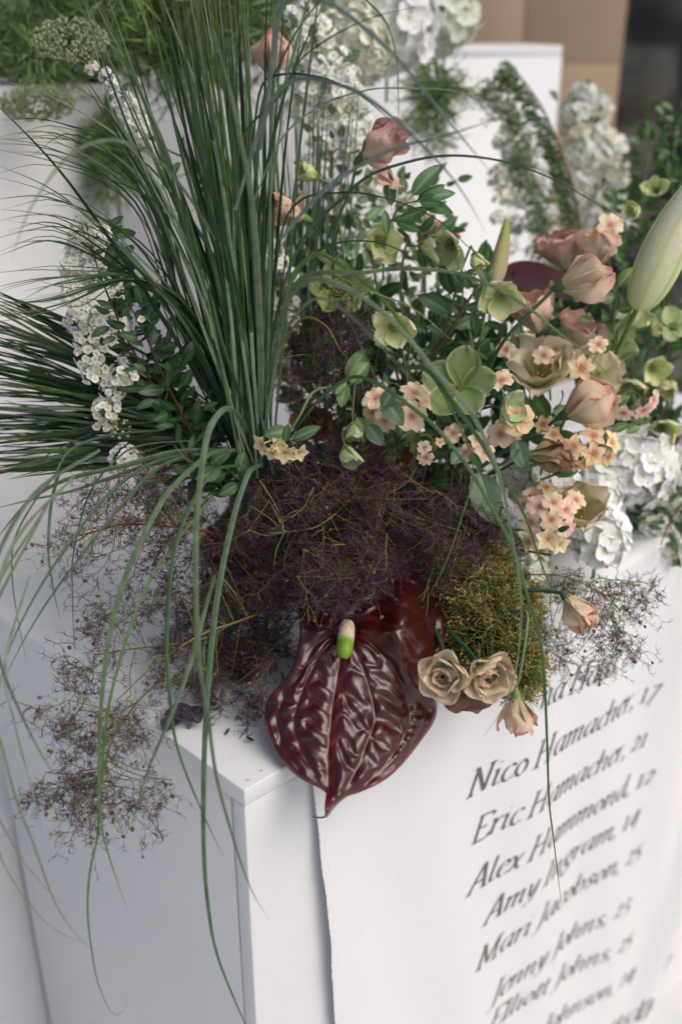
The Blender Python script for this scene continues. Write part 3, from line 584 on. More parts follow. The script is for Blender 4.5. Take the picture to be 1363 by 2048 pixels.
g3 = thing('steel_grass_bunch', 'third, blurred bunch of pale grass blades standing behind the small peach lisianthus', 'grass bunch', P(600, 620, 1.1))
for i in range(60):
    bx = 600+rs.normal(0, 30); tx = bx+rs.normal(-10, 45); ty = rs.uniform(120, 420)
    blade(g3, [(bx, 760, 1.12), ((bx+tx)/2, 560, 1.10), (tx, ty, 1.04)], rs.choice([.003, .004]), (.10, .15, .10) if rs.rand() < .6 else (.05, .09, .04), n=10)
g2 = thing('steel_grass_bunch', 'second bunch of dark grass blades lying flat towards the left behind the white spirea', 'grass bunch', P(430, 870, 1.0))
for i in range(170):
    bx = 425+rs.normal(0, 22); by = 870+rs.normal(0, 22); k = rs.rand(); db = rs.uniform(.96, 1.05)
    yl = 575+k*390+rs.normal(0, 12); xl = rs.uniform(-120, 40); dt = rs.uniform(.84, 1.02)
    sag = 26*(1-k)+rs.normal(0, 10)
    blade(g2, [(bx, by, db), (bx+(xl-bx)*.4, by+(yl-by)*.42-sag, db*.98), (bx+(xl-bx)*.75, by+(yl-by)*.78-sag*.6, (db+dt)/2), (xl, yl, dt)], rs.choice([.0024, .0034, .0044, .006]), n=16)
# ------------------------------------------------------------------ leaves
def petal_grid(L=1., W=.4, ns=8, nt=5, prof=None, cup=0., a0=0., a1=0., ruf=0., rf=6, fold=0., seed=0, tipcut=0.):
    r = np.random.RandomState(seed); s = np.linspace(0, 1, ns)[:, None]; t = np.linspace(-1, 1, nt)[None]
    wd = W*(prof(s) if prof else np.sin(np.pi*np.clip(s*.93+.035, 0, 1))**.8)
    a = a0+(a1-a0)*s[:, 0]; ds = L/(ns-1)
    x = np.concatenate([[0], np.cumsum(np.cos((a[1:]+a[:-1])/2))*ds]); z = np.concatenate([[0], np.cumsum(np.sin((a[1:]+a[:-1])/2))*ds])
    nx, nz = -np.sin(a), np.cos(a)
    h = cup*wd*t**2+fold*wd*np.abs(t)+ruf*L*(s**1.5)*np.abs(t)**1.5*np.sin(rf*t+r.rand()*6+s*5)+ruf*.5*L*s**3*np.sin(rf*1.7*t+r.rand()*6)
    ext = 1-tipcut*(np.abs(t)**2)*s
    X = x[:, None]*ext+nx[:, None]*h; Z = z[:, None]*ext+nz[:, None]*h; Y = wd*t*(1-.25*np.abs(cup)*np.abs(t)**2)
    return np.stack([X, Y+0*X, Z], -1), s+0*t, t+0*s
def rotz(a): c, s = math.cos(a), math.sin(a); return np.array([[c, -s, 0], [s, c, 0], [0, 0, 1.]])
def roty(a): c, s = math.cos(a), math.sin(a); return np.array([[c, 0, s], [0, 1, 0], [-s, 0, c]])
def rotx(a): c, s = math.cos(a), math.sin(a); return np.array([[1, 0, 0], [0, c, -s], [0, s, c]])
def mix(a, b, k): k = np.asarray(k)[..., None]; return np.asarray(a)*(1-k)+np.asarray(b)*k
def leaf_mesh(name, W=.2, col=(.04, .09, .035), a1=-.5, seed=0, fold=.18, prof=None):
    g, s, t = petal_grid(1, W, 9, 7, prof or (lambda s: np.sin(np.pi*np.clip(s, 0, 1)**.85)**.75+.02), 0, .15, a1, .03, 5, fold, seed)
    c = mix(col, np.array(col)*2.1+.01, np.exp(-(t/.10)**2)*(1-s*.6)); rib = .5+.5*np.sin((s*11+np.abs(t)*2.2)*3.1)
    c = c*(1-.18*rib[..., None]*(np.abs(t)[..., None] > .1))
    m = MB(); m.grid(g, c); m.tube([(-.14, 0, -.01), (-.05, 0, 0), (.03, 0, 0)], [.014, .013, .01], 5, np.array(col)*1.6)
    return m.mesh(name)
LEAF = {}
def leafset(key, n=3, **k):
    LEAF[key] = [leaf_mesh('leaf_'+key, seed=i, a1=k.get('a1', -.4)+.35*(i-1), **{q: v for q, v in k.items() if q != 'a1'}) for i in range(n)]
    for me in LEAF[key]: me.materials.append(M_LEAF)
leafset('spirea', W=.20, col=(.040, .098, .036))
leafset('sprig', W=.19, col=(.085, .185, .065), a1=-.25)
leafset('grey', W=.30, col=(.12, .19, .11))
leafset('broad', W=.27, col=(.085, .17, .06), a1=-.7)
leafset('bush', W=.2, col=(.055, .13, .03))
leafset('tiny', W=.25, col=(.12, .19, .085))
leafset('pale', W=.26, col=(.16, .24, .09))
def leafM(pos, d, nr=None, s=.02, roll=0.):
    x = nrm(d); nr = nrm(CAM-pos) if nr is None else nr; y = np.cross(nr, x)
    y = nrm(y) if np.linalg.norm(y) > .05 else nrm(np.cross((0, 0, 1), x)); z = np.cross(x, y)
    c, q = math.cos(roll), math.sin(roll); y, z = y*c+z*q, z*c-y*q
    M = np.eye(4); M[:3, 0] = x*s; M[:3, 1] = y*s; M[:3, 2] = z*s; M[:3, 3] = pos; return M
def addleaf(root, key, pos, d, s, nr=None, roll=0., name='leaf'):
    M = leafM(np.asarray(pos), d, nr, s, roll); M[:3, 3] -= wpos(root)
    me = LEAF[key][rs.randint(len(LEAF[key]))]; return link(name, me, None, root, M)
def place(root, name, me, pos, face, s, mat=None, roll=None, up=(0, 0, 1)):
    M = frame(np.asarray(pos), face, up, s, rs.rand()*6.28 if roll is None else roll); M[:3, 3] -= wpos(root)
    return link(name, me, mat, root, M)
def rv(): return nrm(rs.normal(0, 1, 3))

# ------------------------------------------------------------------ spirea
def floret_mb(nt_=4, ns=4, wcol=(.90, .90, .88), ccol=(.66, .64, .26), seed=0):
    m = MB()
    for k in range(5):
        g, s, t = petal_grid(1, .60, ns, nt_, lambda s: np.clip(1-(2*s-1.08)**2, 0, 1)**.5*.98+.06, .22, .35, .05, .02, 4, 0, seed+k)
        c = mix(np.array(wcol)*np.array([.92, .95, .78]), wcol, np.clip(s*2, 0, 1)); m.grid(g@rotz(k*1.2566+.05*math.sin(seed+k*3)).T, c)
    m.ell((0, 0, .02), (.20, .20, .10), 5, 8, ccol)
    th = np.arange(10)*.628
    for a in th:   # anthers
        p = np.array([.36*math.cos(a), .36*math.sin(a), .22]); m.tube([p*[.4, .4, .2], p], .025, 3, (.6, .58, .3)); m.ell(p, (.055,)*3, 3, 4, (.62, .55, .22))
    return m
FLO = [floret_mb(seed=i) for i in range(3)]; FLOC = [floret_mb(wcol=(.78, .75, .64), seed=9)]
FLOm = [f.mesh('floret') for f in FLO]+[FLOC[0].mesh('floret')]
for me in FLOm: me.materials.append(M_WHITE)
def dome(k, spread=1.25, jit=.12):
    i = np.arange(k)+.5; ph = np.arccos(1-i/k*(1-math.cos(spread))); th = i*2.39996
    d = np.stack([np.sin(ph)*np.cos(th), np.sin(ph)*np.sin(th), np.cos(ph)], 1)+rs.normal(0, jit, (k, 3)); return nrm(d)
def cluster_mb(k=15, fs=.36, F=FLO, green=(.12, .2, .05)):
    m = MB()
    for d in dome(k):
        M = frame(d*np.array([1, 1, .8])*(.95+rs.rand()*.12), d+rs.normal(0, .25, 3), (0, 1, .1), fs*(.9+.2*rs.rand()), rs.rand()*6)
        m.merge(F[rs.randint(len(F))], M); m.tube([(0, 0, -.35), d*.85], .018, 3, green)
    return m
def bud_mb(k=16, col=(.50, .55, .28)):
    m = MB()
    for d in dome(k, 1.5): m.ell(d*(.8+.25*rs.rand()), (.15,)*3, 5, 6, np.array(col)*(.8+.4*rs.rand())); m.tube([(0, 0, -.35), d*.8], .03, 3, (.12, .2, .05))
    return m
CLU = []
for i in range(4): CLU.append(cluster_mb(14+i).mesh('flower_cluster'))
CLUC = [cluster_mb(14+i, F=FLOC).mesh('flower_cluster') for i in range(2)]
LOWF = [floret_mb(3, 3, (.80, .80, .73), seed=3)]
BUD = [bud_mb().mesh('bud_cluster'), bud_mb(12, (.62, .64, .5)).mesh('bud_cluster'), bud_mb(14, (.30, .38, .22)).mesh('bud_cluster')]
for me in CLU+CLUC+BUD: me.materials.append(M_WHITE)
def spirea(label, stem, clusters, scale=1.0, leaves=40, lsize=.020, lcol='spirea', florets=False, cream=.2, dj=.01, stemcol=(.07, .025, .018), face=(-.1, .15, 1.), group=None, lspread=.5, sr=.0016, side=.016, lbias=None, cs=1.):
    sp3 = pathpx(stem, 40); root = thing('spirea_branch', label, 'flowering branch', sp3[0], group)
    m = MB(); m.tube(sp3, np.linspace(sr, sr*.45, 40), 7, stemcol); part('stem', m, M_TWIG, root)
    tw = MB()
    for c in clusters:
        x, y, rp = c[:3]; kind = c[3] if len(c) > 3 else ''
        i0 = np.argmin([abs(q) for q in np.linalg.norm(sp3-P(x, y, stem[0][2]), axis=1)])
        dd = np.interp(i0, [0, 39], [stem[0][2], stem[-1][2]])-.004+rs.normal(0, dj); pos = P(x, y, dd)
        r_ = rp*cs/F*dd; i1 = max(0, i0-3); b = sp3[i1]
        f = cdir(*(np.array(face)+rs.normal(0, .28, 3)+np.array([(x-stem[0][0])*0, 0, 0])))
        base = pos-f*r_*.7; tw.tube(spline([b, (b+base)/2+rs.normal(0, .002, 3), base], 8), .0005, 4, (.14, .2, .06))
        if kind == 'g': place(root, 'bud_cluster', BUD[2], base, f, r_)['kind'] = 'stuff'; continue
        if kind == 'b': place(root, 'bud_cluster', BUD[0], base, f, r_)['kind'] = 'stuff'; continue
        if florets:
            g = place(root, 'flower_cluster', None, base, f, 1.0, roll=0) if False else None
            mm = MB(); ds = dome(max(9, int(rp*.8))); Mx = frame(base, f, (0, 0, 1), r_)
            for d in ds: mm.tube([base, base+Mx[:3, :3]@(d*.85)], .00025, 3, (.14, .2, .06))
            fc = part('flower_cluster', mm, M_STEM, root)
            for d in ds:
                pl = base+Mx[:3, :3]@(d*np.array([1, 1, .85])*(.9+.15*rs.rand()))
                me = FLOm[3] if rs.rand() < cream else FLOm[rs.randint(3)]
                place(fc, 'floret', me, pl, Mx[:3, :3]@d/r_+rs.normal(0, .25, 3), 0.0045*(.80+.25*rs.rand())*scale)
        else:
            me = CLUC[rs.randint(2)] if rs.rand() < cream else CLU[rs.randint(4)]
            place(root, 'flower_cluster', me, base, f, r_)['kind'] = 'stuff'
    if tw.n: part('twigs', tw, M_STEM, root, kind='stuff')
    for i in range(leaves):
        k = rs.randint(2, 39); t = nrm(sp3[min(k+1, 39)]-sp3[k-1]); off = nrm(np.cross(t, rv())+(0 if lbias is None else cdir(*lbias)*1.2)); p = sp3[k]+off*rs.rand()**.7*side
        addleaf(root, lcol, p, off+t*.5+rv()*lspread, lsize*(.6+.6*rs.rand()), nrm(CAM-p)+rv()*.7, rs.normal(0, .5))
    return root
spirea('sharply focused spirea branch, white clusters down its left side, leaning over the left grass',
  [(470,1000,.95),(410,930,.945),(350,850,.935),(300,760,.925),(255,680,.915),(220,600,.905),(190,520,.90),(172,445,.895)],
  [(155,449,18,'b'),(195,465,22),(150,476,18),(155,505,28),(140,533,20),(179,541,22),(160,563,24),(153,592,24),(134,570,16),(153,639,24),(160,612,18),(206,636,29),(203,672,24),(177,705,28),(184,737,24),(229,748,26),(216,780,28),(253,753,15),(206,816,24),(215,840,21),(243,906,26),(262,911,20),(243,855,20,'b'),(351,737,14,'b'),(285,639,10),(170,672,20),(240,500,10,'b'),(232,582,14,'b'),(245,715,10)],
  leaves=150, lsize=.020, florets=True, cream=.22, side=.024, lbias=(.8, .2, -.5), cs=1.15)
spirea('spirea side shoot of narrow green leaves between the grass bunch and the white flower clusters',
  [(440,980,.94),(400,900,.93),(360,820,.92),(330,760,.915),(300,690,.91),(275,640,.905),(250,590,.90)], [(300,992,18),(361,1045,20),(330,1020,14),(352,1075,14),(310,960,12)], leaves=120, lsize=.023, side=.028, cream=.5)
spirea('spirea branch of cream clusters crossing behind the upright grass to a tip at upper left',
  [(600,760,1.07),(580,640,1.06),(540,490,1.05),(470,385,1.04),(400,330,1.03),(320,290,1.02),(260,215,1.01),(200,145,1.0),(135,95,.99)],
  [(152,105,9,'b'),(140,112,8,'b'),(180,133,14),(205,145,16),(225,165,20),(240,190,24),(255,215,24),(275,240,26),(290,265,24),(303,285,16),(262,245,16),(330,345,18),(318,372,12),(355,430,16),(420,320,18),(430,355,20),(450,380,18),(465,350,14),(520,450,22),(540,490,24),(530,520,18),(552,520,24),(575,550,20),(550,620,26),(578,645,22),(556,680,18),(560,710,20),(545,755,18),(580,600,16),(592,760,14)],
  leaves=60, lsize=.016, cream=.35)
spirea('tallest spirea branch, thick with white flower clusters, at the top centre beside the hydrangea',
  [(680,640,1.12),(672,500,1.12),(665,380,1.12),(660,260,1.12),(645,150,1.12),(615,20,1.12),(600,-40,1.12)],
  [(606,12,26),(585,25,18),(620,38,28),(640,64,28),(600,60,20),(620,117,24),(632,135,26),(670,117,28),(656,141,28),(685,152,26),(612,176,26),(638,182,26),(667,188,22),(697,176,22),(662,205,26),(685,217,28),(714,229,26),(609,220,22),(644,246,26),(679,255,26),(703,249,24),(644,293,26),(662,302,24),(685,293,26),(615,317,18),(691,320,24),(714,305,22),(730,250,18),(600,190,18),(720,200,14),(640,330,18)],
  leaves=170, lsize=.016, lcol='tiny', cream=.12, side=.045, cs=1.1)
spirea('loose spirea branch with scattered white clusters and leaves behind the green hellebores',
  [(760,760,1.12),(770,620,1.14),(780,500,1.16),(790,420,1.17),(800,360,1.18)],
  [(685,387,20),(732,370,20),(760,395,20),(800,390,18),(840,430,20),(815,405,18),(760,455,18),(700,430,18),(722,455,18),(860,470,16),(690,470,16),(650,440,18),(745,520,16),(700,540,14),(780,560,14),(830,590,14),(860,520,14),(610,430,16),(655,500,14),(720,590,12),(690,600,12)],
  leaves=260, lsize=.018, lcol='tiny', cream=.15, side=.08, cs=1.1)
spirea('blurred spirea spray with reddish stem and many tiny grey-green leaves before the white plinth',
  [(1180,640,1.34),(1165,520,1.36),(1150,400,1.37),(1120,300,1.38),(1080,210,1.39),(1018,125,1.4)],
  [(1022+(i/92)*150-10-rs.rand()*56*min(1, (i+5)/16)*(1.1-.5*i/92), 140+i*5+rs.normal(0, 6), 18+rs.rand()*7, 'g') for i in range(92)]+[(1005,280,22),(1020,310,22),(1000,350,24),(1030,350,22),(1010,390,24),(1040,400,24),(1000,430,20),(1030,450,22),(1060,440,20),(1020,490,20),(1070,500,20),(1105,470,18),(1100,420,16),(1075,360,16)],
  leaves=760, lsize=.010, lcol='tiny', cream=.3, side=.020, lbias=(-.9, -.3, .1), stemcol=(.1, .035, .02), sr=.0022)
spirea('blurred cream-white spirea plume standing right against the tan panel',
  [(1230,640,1.44),(1215,520,1.46),(1195,400,1.47),(1170,280,1.48),(1160,180,1.5)],
  [(1165+(i/50)*62+rs.normal(0, 20), 185+i*5.2, 22+rs.rand()*6) for i in range(50)]+[(1160,190,24),(1150,215,28),(1172,225,28),(1140,245,26),(1165,255,30),(1190,260,24),(1145,280,28),(1175,290,30),(1200,300,26),(1215,320,24),(1160,315,26),(1190,335,28),(1210,350,22),(1150,350,26),(1175,370,26),(1200,395,26),(1225,410,24),(1240,400,18),(1160,400,26),(1180,430,26),(1215,440,22),(1240,440,18),(1150,450,22)],
  leaves=60, lsize=.013, lcol='pale', cream=.35, side=.05, sr=.0022)
spirea('small spirea clusters beside the white hydrangea above the banner edge, at the right border',
  [(1400,960,1.22),(1370,1000,1.19),(1340,1040,1.16),(1320,1090,1.14)],
  [(1300,1000,18),(1325,990,20),(1345,1010,20),(1300,1040,20),(1325,1045,18),(1350,1060,20),(1360,1030,20),(1310,1075,18),(1345,1100,18),(1290,1060,14),(1365,1090,16)], leaves=30, lsize=.018, cream=.6, side=.03)
# ------------------------------------------------------------------ blossoms
def stemtube(root, pts, r=.0012, col=(.07, .13, .05), mat=None, n=20, r2=None):
    m = MB(); m.tube(pathpx(pts, n), np.linspace(r, r2 or r*.75, n), 7, col); return part('stem', m, mat or M_STEM, root)
OB = lambda s: np.clip(np.sin(np.pi*np.clip(s*.62+.10, 0, 1))**1.2*1.02, 0, 1)*np.clip((1.05-s)*3.6, 0, 1)**.55     # obovate
RD = lambda s: (np.clip(1-((s-.56)/.5)**2, 0, 1)**.5)*.98+.04
SE = lambda s: np.sin(np.pi*np.clip(s*.97+.02, 0, 1)**1.2)**.58+.02
OV = lambda s: np.sin(np.pi*np.clip(s*.95+.05, 0, 1)**.9)**.65
def hm(Rm, t): M = np.eye(4); M[:3, :3] = Rm; M[:3, 3] = t; return M
# hellebores: five broad sepals, a ring of nectaries, pale stamens
def sepal_mesh(col, edge, seed, a0=.25, a1=.5, cup=.35):
    g, s, t = petal_grid(1, .45, 10, 9, SE, cup, a0, a1, .08, 4, .04, seed)
    vein = np.abs(np.sin(t*9+s*2*np.sign(t)))**6
    c = mix(np.array(col)*np.array([.75, .95, .55]), col, np.clip(s*1.8, 0, 1)); c = c*(1-.26*vein[..., None]*(1-s[..., None]*.5))
    e = np.clip((np.maximum(np.abs(t), s)-.86)/.14, 0, 1)**2; c = mix(c, edge, e*.8); m = MB(); m.grid(g, c)
    me = m.mesh('sepal'); me.materials.append(M_HELL); return me
HC = {'pale': ((.68, .76, .36), (.82, .80, .58)), 'yellow': ((.76, .78, .40), (.82, .76, .56)), 'green': ((.24, .32, .12), (.52, .54, .34)), 'olive': ((.32, .40, .13), (.35, .36, .18)), 'grey': ((.52, .62, .32), (.50, .52, .36))}
SEP = {}
for k, (c, e) in HC.items():
    SEP[k] = {o: [sepal_mesh(c, e, i*7+j, *ab) for i in range(3)] for j, (o, ab) in enumerate({'flat': (.22, .45, .28), 'open': (.50, 1.05, .42), 'cup': (.9, 1.35, .5), 'back': (-.1, -.5, -.15)}.items())}
def hcentre():
    m = MB()
    for i in range(12):
        a = i*.5236; p = np.array([.17*math.cos(a), .17*math.sin(a), .10]); m.tube([p*[.5, .5, 0], p, p*1.25+[0, 0, .04]], [.02, .035, .03], 5, (.30, .36, .08))
    for d in dome(26, .75, .1): p = d*(.24+.06*rs.rand()); m.tube([(0, 0, 0), p], .006, 3, (.55, .55, .35)); m.ell(p, (.022,)*3, 4, 5, (.62, .58, .34))
    for i in range(4): a = i*1.57; m.tube([(0, 0, 0), (.05*math.cos(a), .05*math.sin(a), .16), (.09*math.cos(a), .09*math.sin(a), .24)], [.035, .03, .006], 5, (.34, .40, .14))
    me = m.mesh('centre'); me.materials.append(M_PETAL); return me
HCEN = hcentre()
HG = 'green hellebores between the grass and the lisianthus'
def hellebore(label, x, y, d, dia, face, col='pale', op='open', roll=None, base=(830, 960, 1.06), miss=(), stem=True, via=None, group=None, cen=1.):
    s = dia/F*d*.5*1.0; f = cdir(*face); M = frame(P(x, y, d), f, UP, s, rs.rand()*6 if roll is None else roll)
    root = thing('hellebore', label, 'hellebore', None, group, M)
    for k in range(5):
        if k in miss: continue
        Rk = rotz(k*1.2566+rs.normal(0, .07))@roty(rs.normal(0, .12)); Mk = hm(Rk*(.93+.14*rs.rand()), (0, 0, .006*k))
        link('sepal', SEP[col][op][rs.randint(3)], None, root, Mk)
    link('centre', HCEN, None, root, hm(np.eye(3)*cen, (0, 0, 0)))
    if stem:
        Mi = np.linalg.inv(M); p0 = P(x, y, d)-f*s*.05; b = P(*base); mid = P(*via) if via else (p0-f*s*.9)*.75+b*.25+UP*.008
        pts = spline([p0, p0-f*s*.45, mid, (mid+b)/2+RT*.003, b], 22); pts = pts@Mi[:3, :3].T+Mi[:3, 3]
        m = MB(); m.tube(pts, np.linspace(.0011, .0019, 22)/s, 7, (.13, .17, .07) if rs.rand() < .6 else (.09, .06, .04)); link('stem', m.mesh('stem'), M_STEM, root)
    return root
hellebore('pale yellow-green hellebore seen from the side below the leafy sprig', 752, 482, .95, 118, (.35, -.35, .75), 'yellow', 'open', .3)
hellebore('half-closed pale hellebore facing right, left neighbour of the nodding pair by the plinth', 836, 492, .95, 104, (.85, -.15, .35), 'pale', 'cup', 1.0)
hellebore('pale hellebore with a green shaded centre, nodding beside the half-closed one', 905, 486, .95, 118, (-.35, -.45, .6), 'grey', 'open', .1)
hellebore('small nodding green hellebore with a hooked stem, just right of the nodding pair', 948, 505, .96, 80, (.2, -.8, .3), 'pale', 'cup', .6)
hellebore('olive hellebore turned away behind thin arching grass blades', 676, 585, .96, 132, (.0, .15, 1), 'olive', 'flat', .35)
hellebore('cupped pale hellebore in the middle, lit edge over a yellow heart', 790, 652, .92, 118, (-.15, -.3, .8), 'yellow', 'open', 1.2)
hellebore('nodding cream-green hellebore with a dark centre beneath the slim lily bud', 1000, 588, .93, 122, (-.1, -.45, .8), 'yellow', 'open', .95)
hellebore('largest hellebore, deep green with pale rims, above the peach phlox', 922, 775, .88, 158, (-.15, .12, .95), 'green', 'flat', .2, cen=.45)
hellebore('grey-green hellebore folded to the right, touching the round orange phlox', 1000, 815, .885, 108, (.55, -.1, .6), 'grey', 'open', .9)
hellebore('drooping hellebore with two curled sepals lying on the smoke bush', 690, 892, .88, 100, (.25, -.75, .45), 'grey', 'cup', .4, miss=(3,), base=(720, 960, .98))
hellebore('rounded green hellebore bud below the upper spirea, left of the wilted pink blossom', 636, 356, .98, 96, (-.6, .15, .35), 'pale', 'cup', 2.2, base=(700, 800, 1.05))
hellebore('crumpled grey-green hellebore hanging over the orange rose', 706, 845, .90, 80, (.1, -.9, .3), 'grey', 'cup', 1.9, base=(740, 930, 1.0), via=(715, 750, .93))
hellebore('small green hellebore in shade beneath the deep green one', 850, 880, .93, 84, (-.2, -.4, .7), 'olive', 'open', 1.1)
RB = (1300, 980, 1.25)
for lab, x, y, dia, face, col, op in [
  ('upright oval-sepalled green hellebore at the foot of the big lily bud', 1268, 655, 92, (.1, .5, .6), 'pale', 'open'),
  ('broad hellebore with one round sepal to the left, under the lily bud', 1228, 700, 118, (-.35, .1, .7), 'pale', 'flat'),
  ('small pale hellebore bud right of the oval-sepalled one', 1303, 672, 54, (.2, .3, .6), 'yellow', 'cup'),
  ('green hellebore hanging above the white hydrangea, middle of the right cluster', 1250, 760, 104, (-.1, -.7, .5), 'pale', 'open'),
  ('yellowish cupped hellebore in the right cluster behind a forked stem', 1300, 735, 92, (.1, -.3, .7), 'yellow', 'open'),
  ('pale hellebore with stem in front, highest at the right border below the lily', 1345, 655, 86, (-.1, .2, .7), 'grey', 'flat'),
  ('drooping hellebore with tan inner spots at the right border', 1340, 760, 96, (-.3, -.6, .5), 'yellow', 'cup'),
  ('lowest hellebore on the right, pointed sepals above dark foliage', 1322, 850, 104, (-.2, -.5, .6), 'pale', 'open'),
  ('nodding pale hellebore over the pink phlox at the right', 1275, 810, 84, (0, -.9, .3), 'grey', 'cup'),
  ('bright yellow-green hellebore beside the upper end of the lily bud', 1312, 385, 74, (-.4, .1, .7), 'pale', 'open'),
  ('folded green hellebore left of the lily bud, above dark leaves', 1278, 425, 78, (-.6, -.1, .5), 'pale', 'cup'),
  ('green hellebore between the pink lisianthus and the lily bud', 1222, 570, 84, (-.4, -.3, .6), 'olive', 'cup')]:
    hellebore(lab, x, y, 1.12, dia, face, col, op, base=RB if y > 500 else (1340, 800, 1.3))

# lisianthus: cups of broad, partly wilted petals
def lis_petal(cols, seed, a0, a1, cup=.55, W=.52, ruf=.05, n=12, wilt=0.):
    g, s, t = petal_grid(1, W, n, 11, OB, cup, a0, a1, ruf, 5, 0, seed)
    r = np.random.RandomState(seed+50)
    if wilt: g = g+wilt*np.stack([np.sin(g[..., 1]*9+r.rand()*6)*np.cos(g[..., 2]*7+r.rand()*6), np.sin(g[..., 2]*10+r.rand()*6), np.sin(g[..., 0]*8+g[..., 1]*11+r.rand()*6)], -1)*.05*s[..., None]
    b, mcol, e = cols; c = mix(b, mcol, np.clip(s*1.7, 0, 1)); v = np.abs(np.sin(t*13+np.sin(s*6)))**5
    c = c*(1-.14*v[..., None]); ee = np.clip((np.maximum(np.abs(t)*.95, s)-.80)/.2, 0, 1)**1.3*(.6+.4*np.sin(t*7+seed)); c = mix(c, e, np.clip(ee, 0, 1)); m = MB(); m.grid(g, c)
    me = m.mesh('petal'); me.materials.append(M_WILT); return me
LC = {'beige': ((.60, .58, .32), (.86, .68, .50), (.70, .22, .22)), 'rose': ((.66, .58, .40), (.76, .52, .43), (.62, .24, .23)), 'brown': ((.30, .30, .13), (.42, .27, .17), (.32, .15, .12)),
      'peach': ((.80, .66, .42), (.86, .64, .48), (.72, .34, .28)), 'taupe': ((.80, .84, .36), (.88, .74, .55), (.86, .58, .48)), 'cream': ((.70, .72, .36), (.84, .78, .54), (.72, .48, .42)), 'rust': ((.30, .16, .08), (.32, .16, .10), (.30, .16, .11))}
def calyx_mb(green=(.05, .10, .035)):
    m = MB(); m.tube([(0, 0, -.18), (0, 0, -.06), (0, 0, .06), (0, 0, .16)], [.04, .10, .13, .10], 9, green)
    for k in range(5):
        g, s, t = petal_grid(.55, .055, 6, 3, None, .2, 1.15, 1.45, 0, 0, 0, k); g[..., 0] += .09; m.grid(g@rotz(k*1.2566).T, np.array(green)*1.3)
    me = m.mesh('calyx'); me.materials.append(M_STEM); return me
sm_ = MB()
for i in range(9):
    a = i*.7; p = np.array([.13*math.cos(a), .13*math.sin(a), .42+.05*math.sin(i*2.3)]); sm_.tube([(0, 0, .05), p*[.6, .6, .6], p], .010, 4, (.60, .58, .30)); sm_.ell(p, (.03, .03, .05), 5, 6, (.72, .48, .08))
sm_.tube([(0, 0, 0), (0, 0, .35), (0, 0, .5)], [.05, .03, .05], 6, (.35, .42, .12)); STAM = sm_.mesh('stamens'); STAM.materials.append(M_PETAL)
CAL = calyx_mb(); CALP = calyx_mb((.14, .22, .07))
def lisianthus(label, x, y, d, Lpx, axis, col='beige', a0=1.25, a1=1.75, n=6, roll=0., W=.52, ruf=.06, wilt=.8, up=None, stem=None, cal=None, extra=(), sr=.0014, scol=(.055, .10, .045), name='lisianthus', ins=.9):
    """x,y = calyx position; axis = direction the cup opens"""
    s = Lpx/F*d*(.72 if d > 1 else .84); f = cdir(*axis); M = frame(P(x, y, d), f, UP if up is None else cdir(*up), s, roll); root = thing(name, label, 'lisianthus', None, None, M)
    sd = rs.randint(9999)
    for k in range(n):
        inner = k >= (n+1)//2
        me = lis_petal(LC[col], sd+k, a0+(.12 if inner else 0)+rs.normal(0, .08), a1+(.15 if inner else 0)+rs.normal(0, .20), .55, W, ruf*1.5, 14, wilt*1.4)
        Mk = hm(rotz(k*6.283/((n+1)//2)+(.9 if inner else 0)+rs.normal(0, .12))*(ins if inner else 1.), (0, 0, 0)); Mk[:3, 3] = Mk[:3, :3]@np.array([.07, 0, .02]); link('petal', me, None, root, Mk)
    for (az, aa0, aa1, sc) in extra:
        me = lis_petal(LC[col], sd+77+int(az*9), aa0, aa1, .25, W, ruf, 12, wilt*1.4); link('petal', me, None, root, hm(rotz(az)*sc, (0, 0, .03)))
    if a0 < 1.05: link('calyx', cal or CAL, None, root, hm(np.eye(3)*.45, (0, 0, -.05))); link('stamens', STAM, None, root)
    else: link('calyx', cal or CAL, None, root)
    if stem:
        Mi = np.linalg.inv(M); pts = spline([P(x, y, d)-f*s*.1]+[P(*q) for q in stem], 22); pts = pts@Mi[:3, :3].T+Mi[:3, 3]
        m = MB(); m.tube(pts, np.linspace(sr*.9, sr*1.2, 22)/s, 7, scol); link('stem', m.mesh('stem'), M_STEM, root)
    return root
lisianthus('wilted dusky pink lisianthus high on a bare stem against the tall white plinth', 722, 318, .90, 118, (.62, .35, .35), 'rose', 1.15, 1.55, 5, .4, .46, .07, 1.6, stem=[(700, 380, .91), (670, 460, .93), (668, 560, .96), (690, 760, 1.0)], extra=((5.2, .15, .35, .95), (.9, 1.0, 1.6, .8), (4.4, .3, .1, .75)))
lisianthus('small wilted peach lisianthus folded against the right side of the upright grass', 612, 438, .93, 92, (-.85, .25, .3), 'peach', 1.2, 1.4, 5, .9, .44, .07, 1.5, stem=[(640, 470, .95), (680, 560, .98), (700, 700, 1.0)], cal=CALP, extra=((1.0, .35, .1, .8),))
lisianthus('upright closed pink lisianthus behind grass tips at the top edge', 545, 158, .97, 108, (.0, 1, .25), 'rose', 1.3, 1.7, 6, .2, .5, .04, .6, stem=[(548, 260, 1.0), (560, 420, 1.03)])
lisianthus('closed beige lisianthus cup with pink rims pointing right, on a dark jointed stem', 1118, 574, .93, 122, (.95, .22, .22), 'beige', 1.22, 1.72, 6, .5, .58, .05, .6, stem=[(1085, 600, .935), (1020, 665, .95), (985, 720, .97), (960, 790, 1.0)], sr=.0017)
lisianthus('plump beige lisianthus bud with tan tip above the star-shaped orange phlox', 1128, 830, .95, 122, (.85, .38, .35), 'beige', 1.15, 1.78, 6, .2, .62, .04, .5, stem=[(1080, 860, .97), (1010, 900, 1.0), (940, 950, 1.02)], sr=.0019)
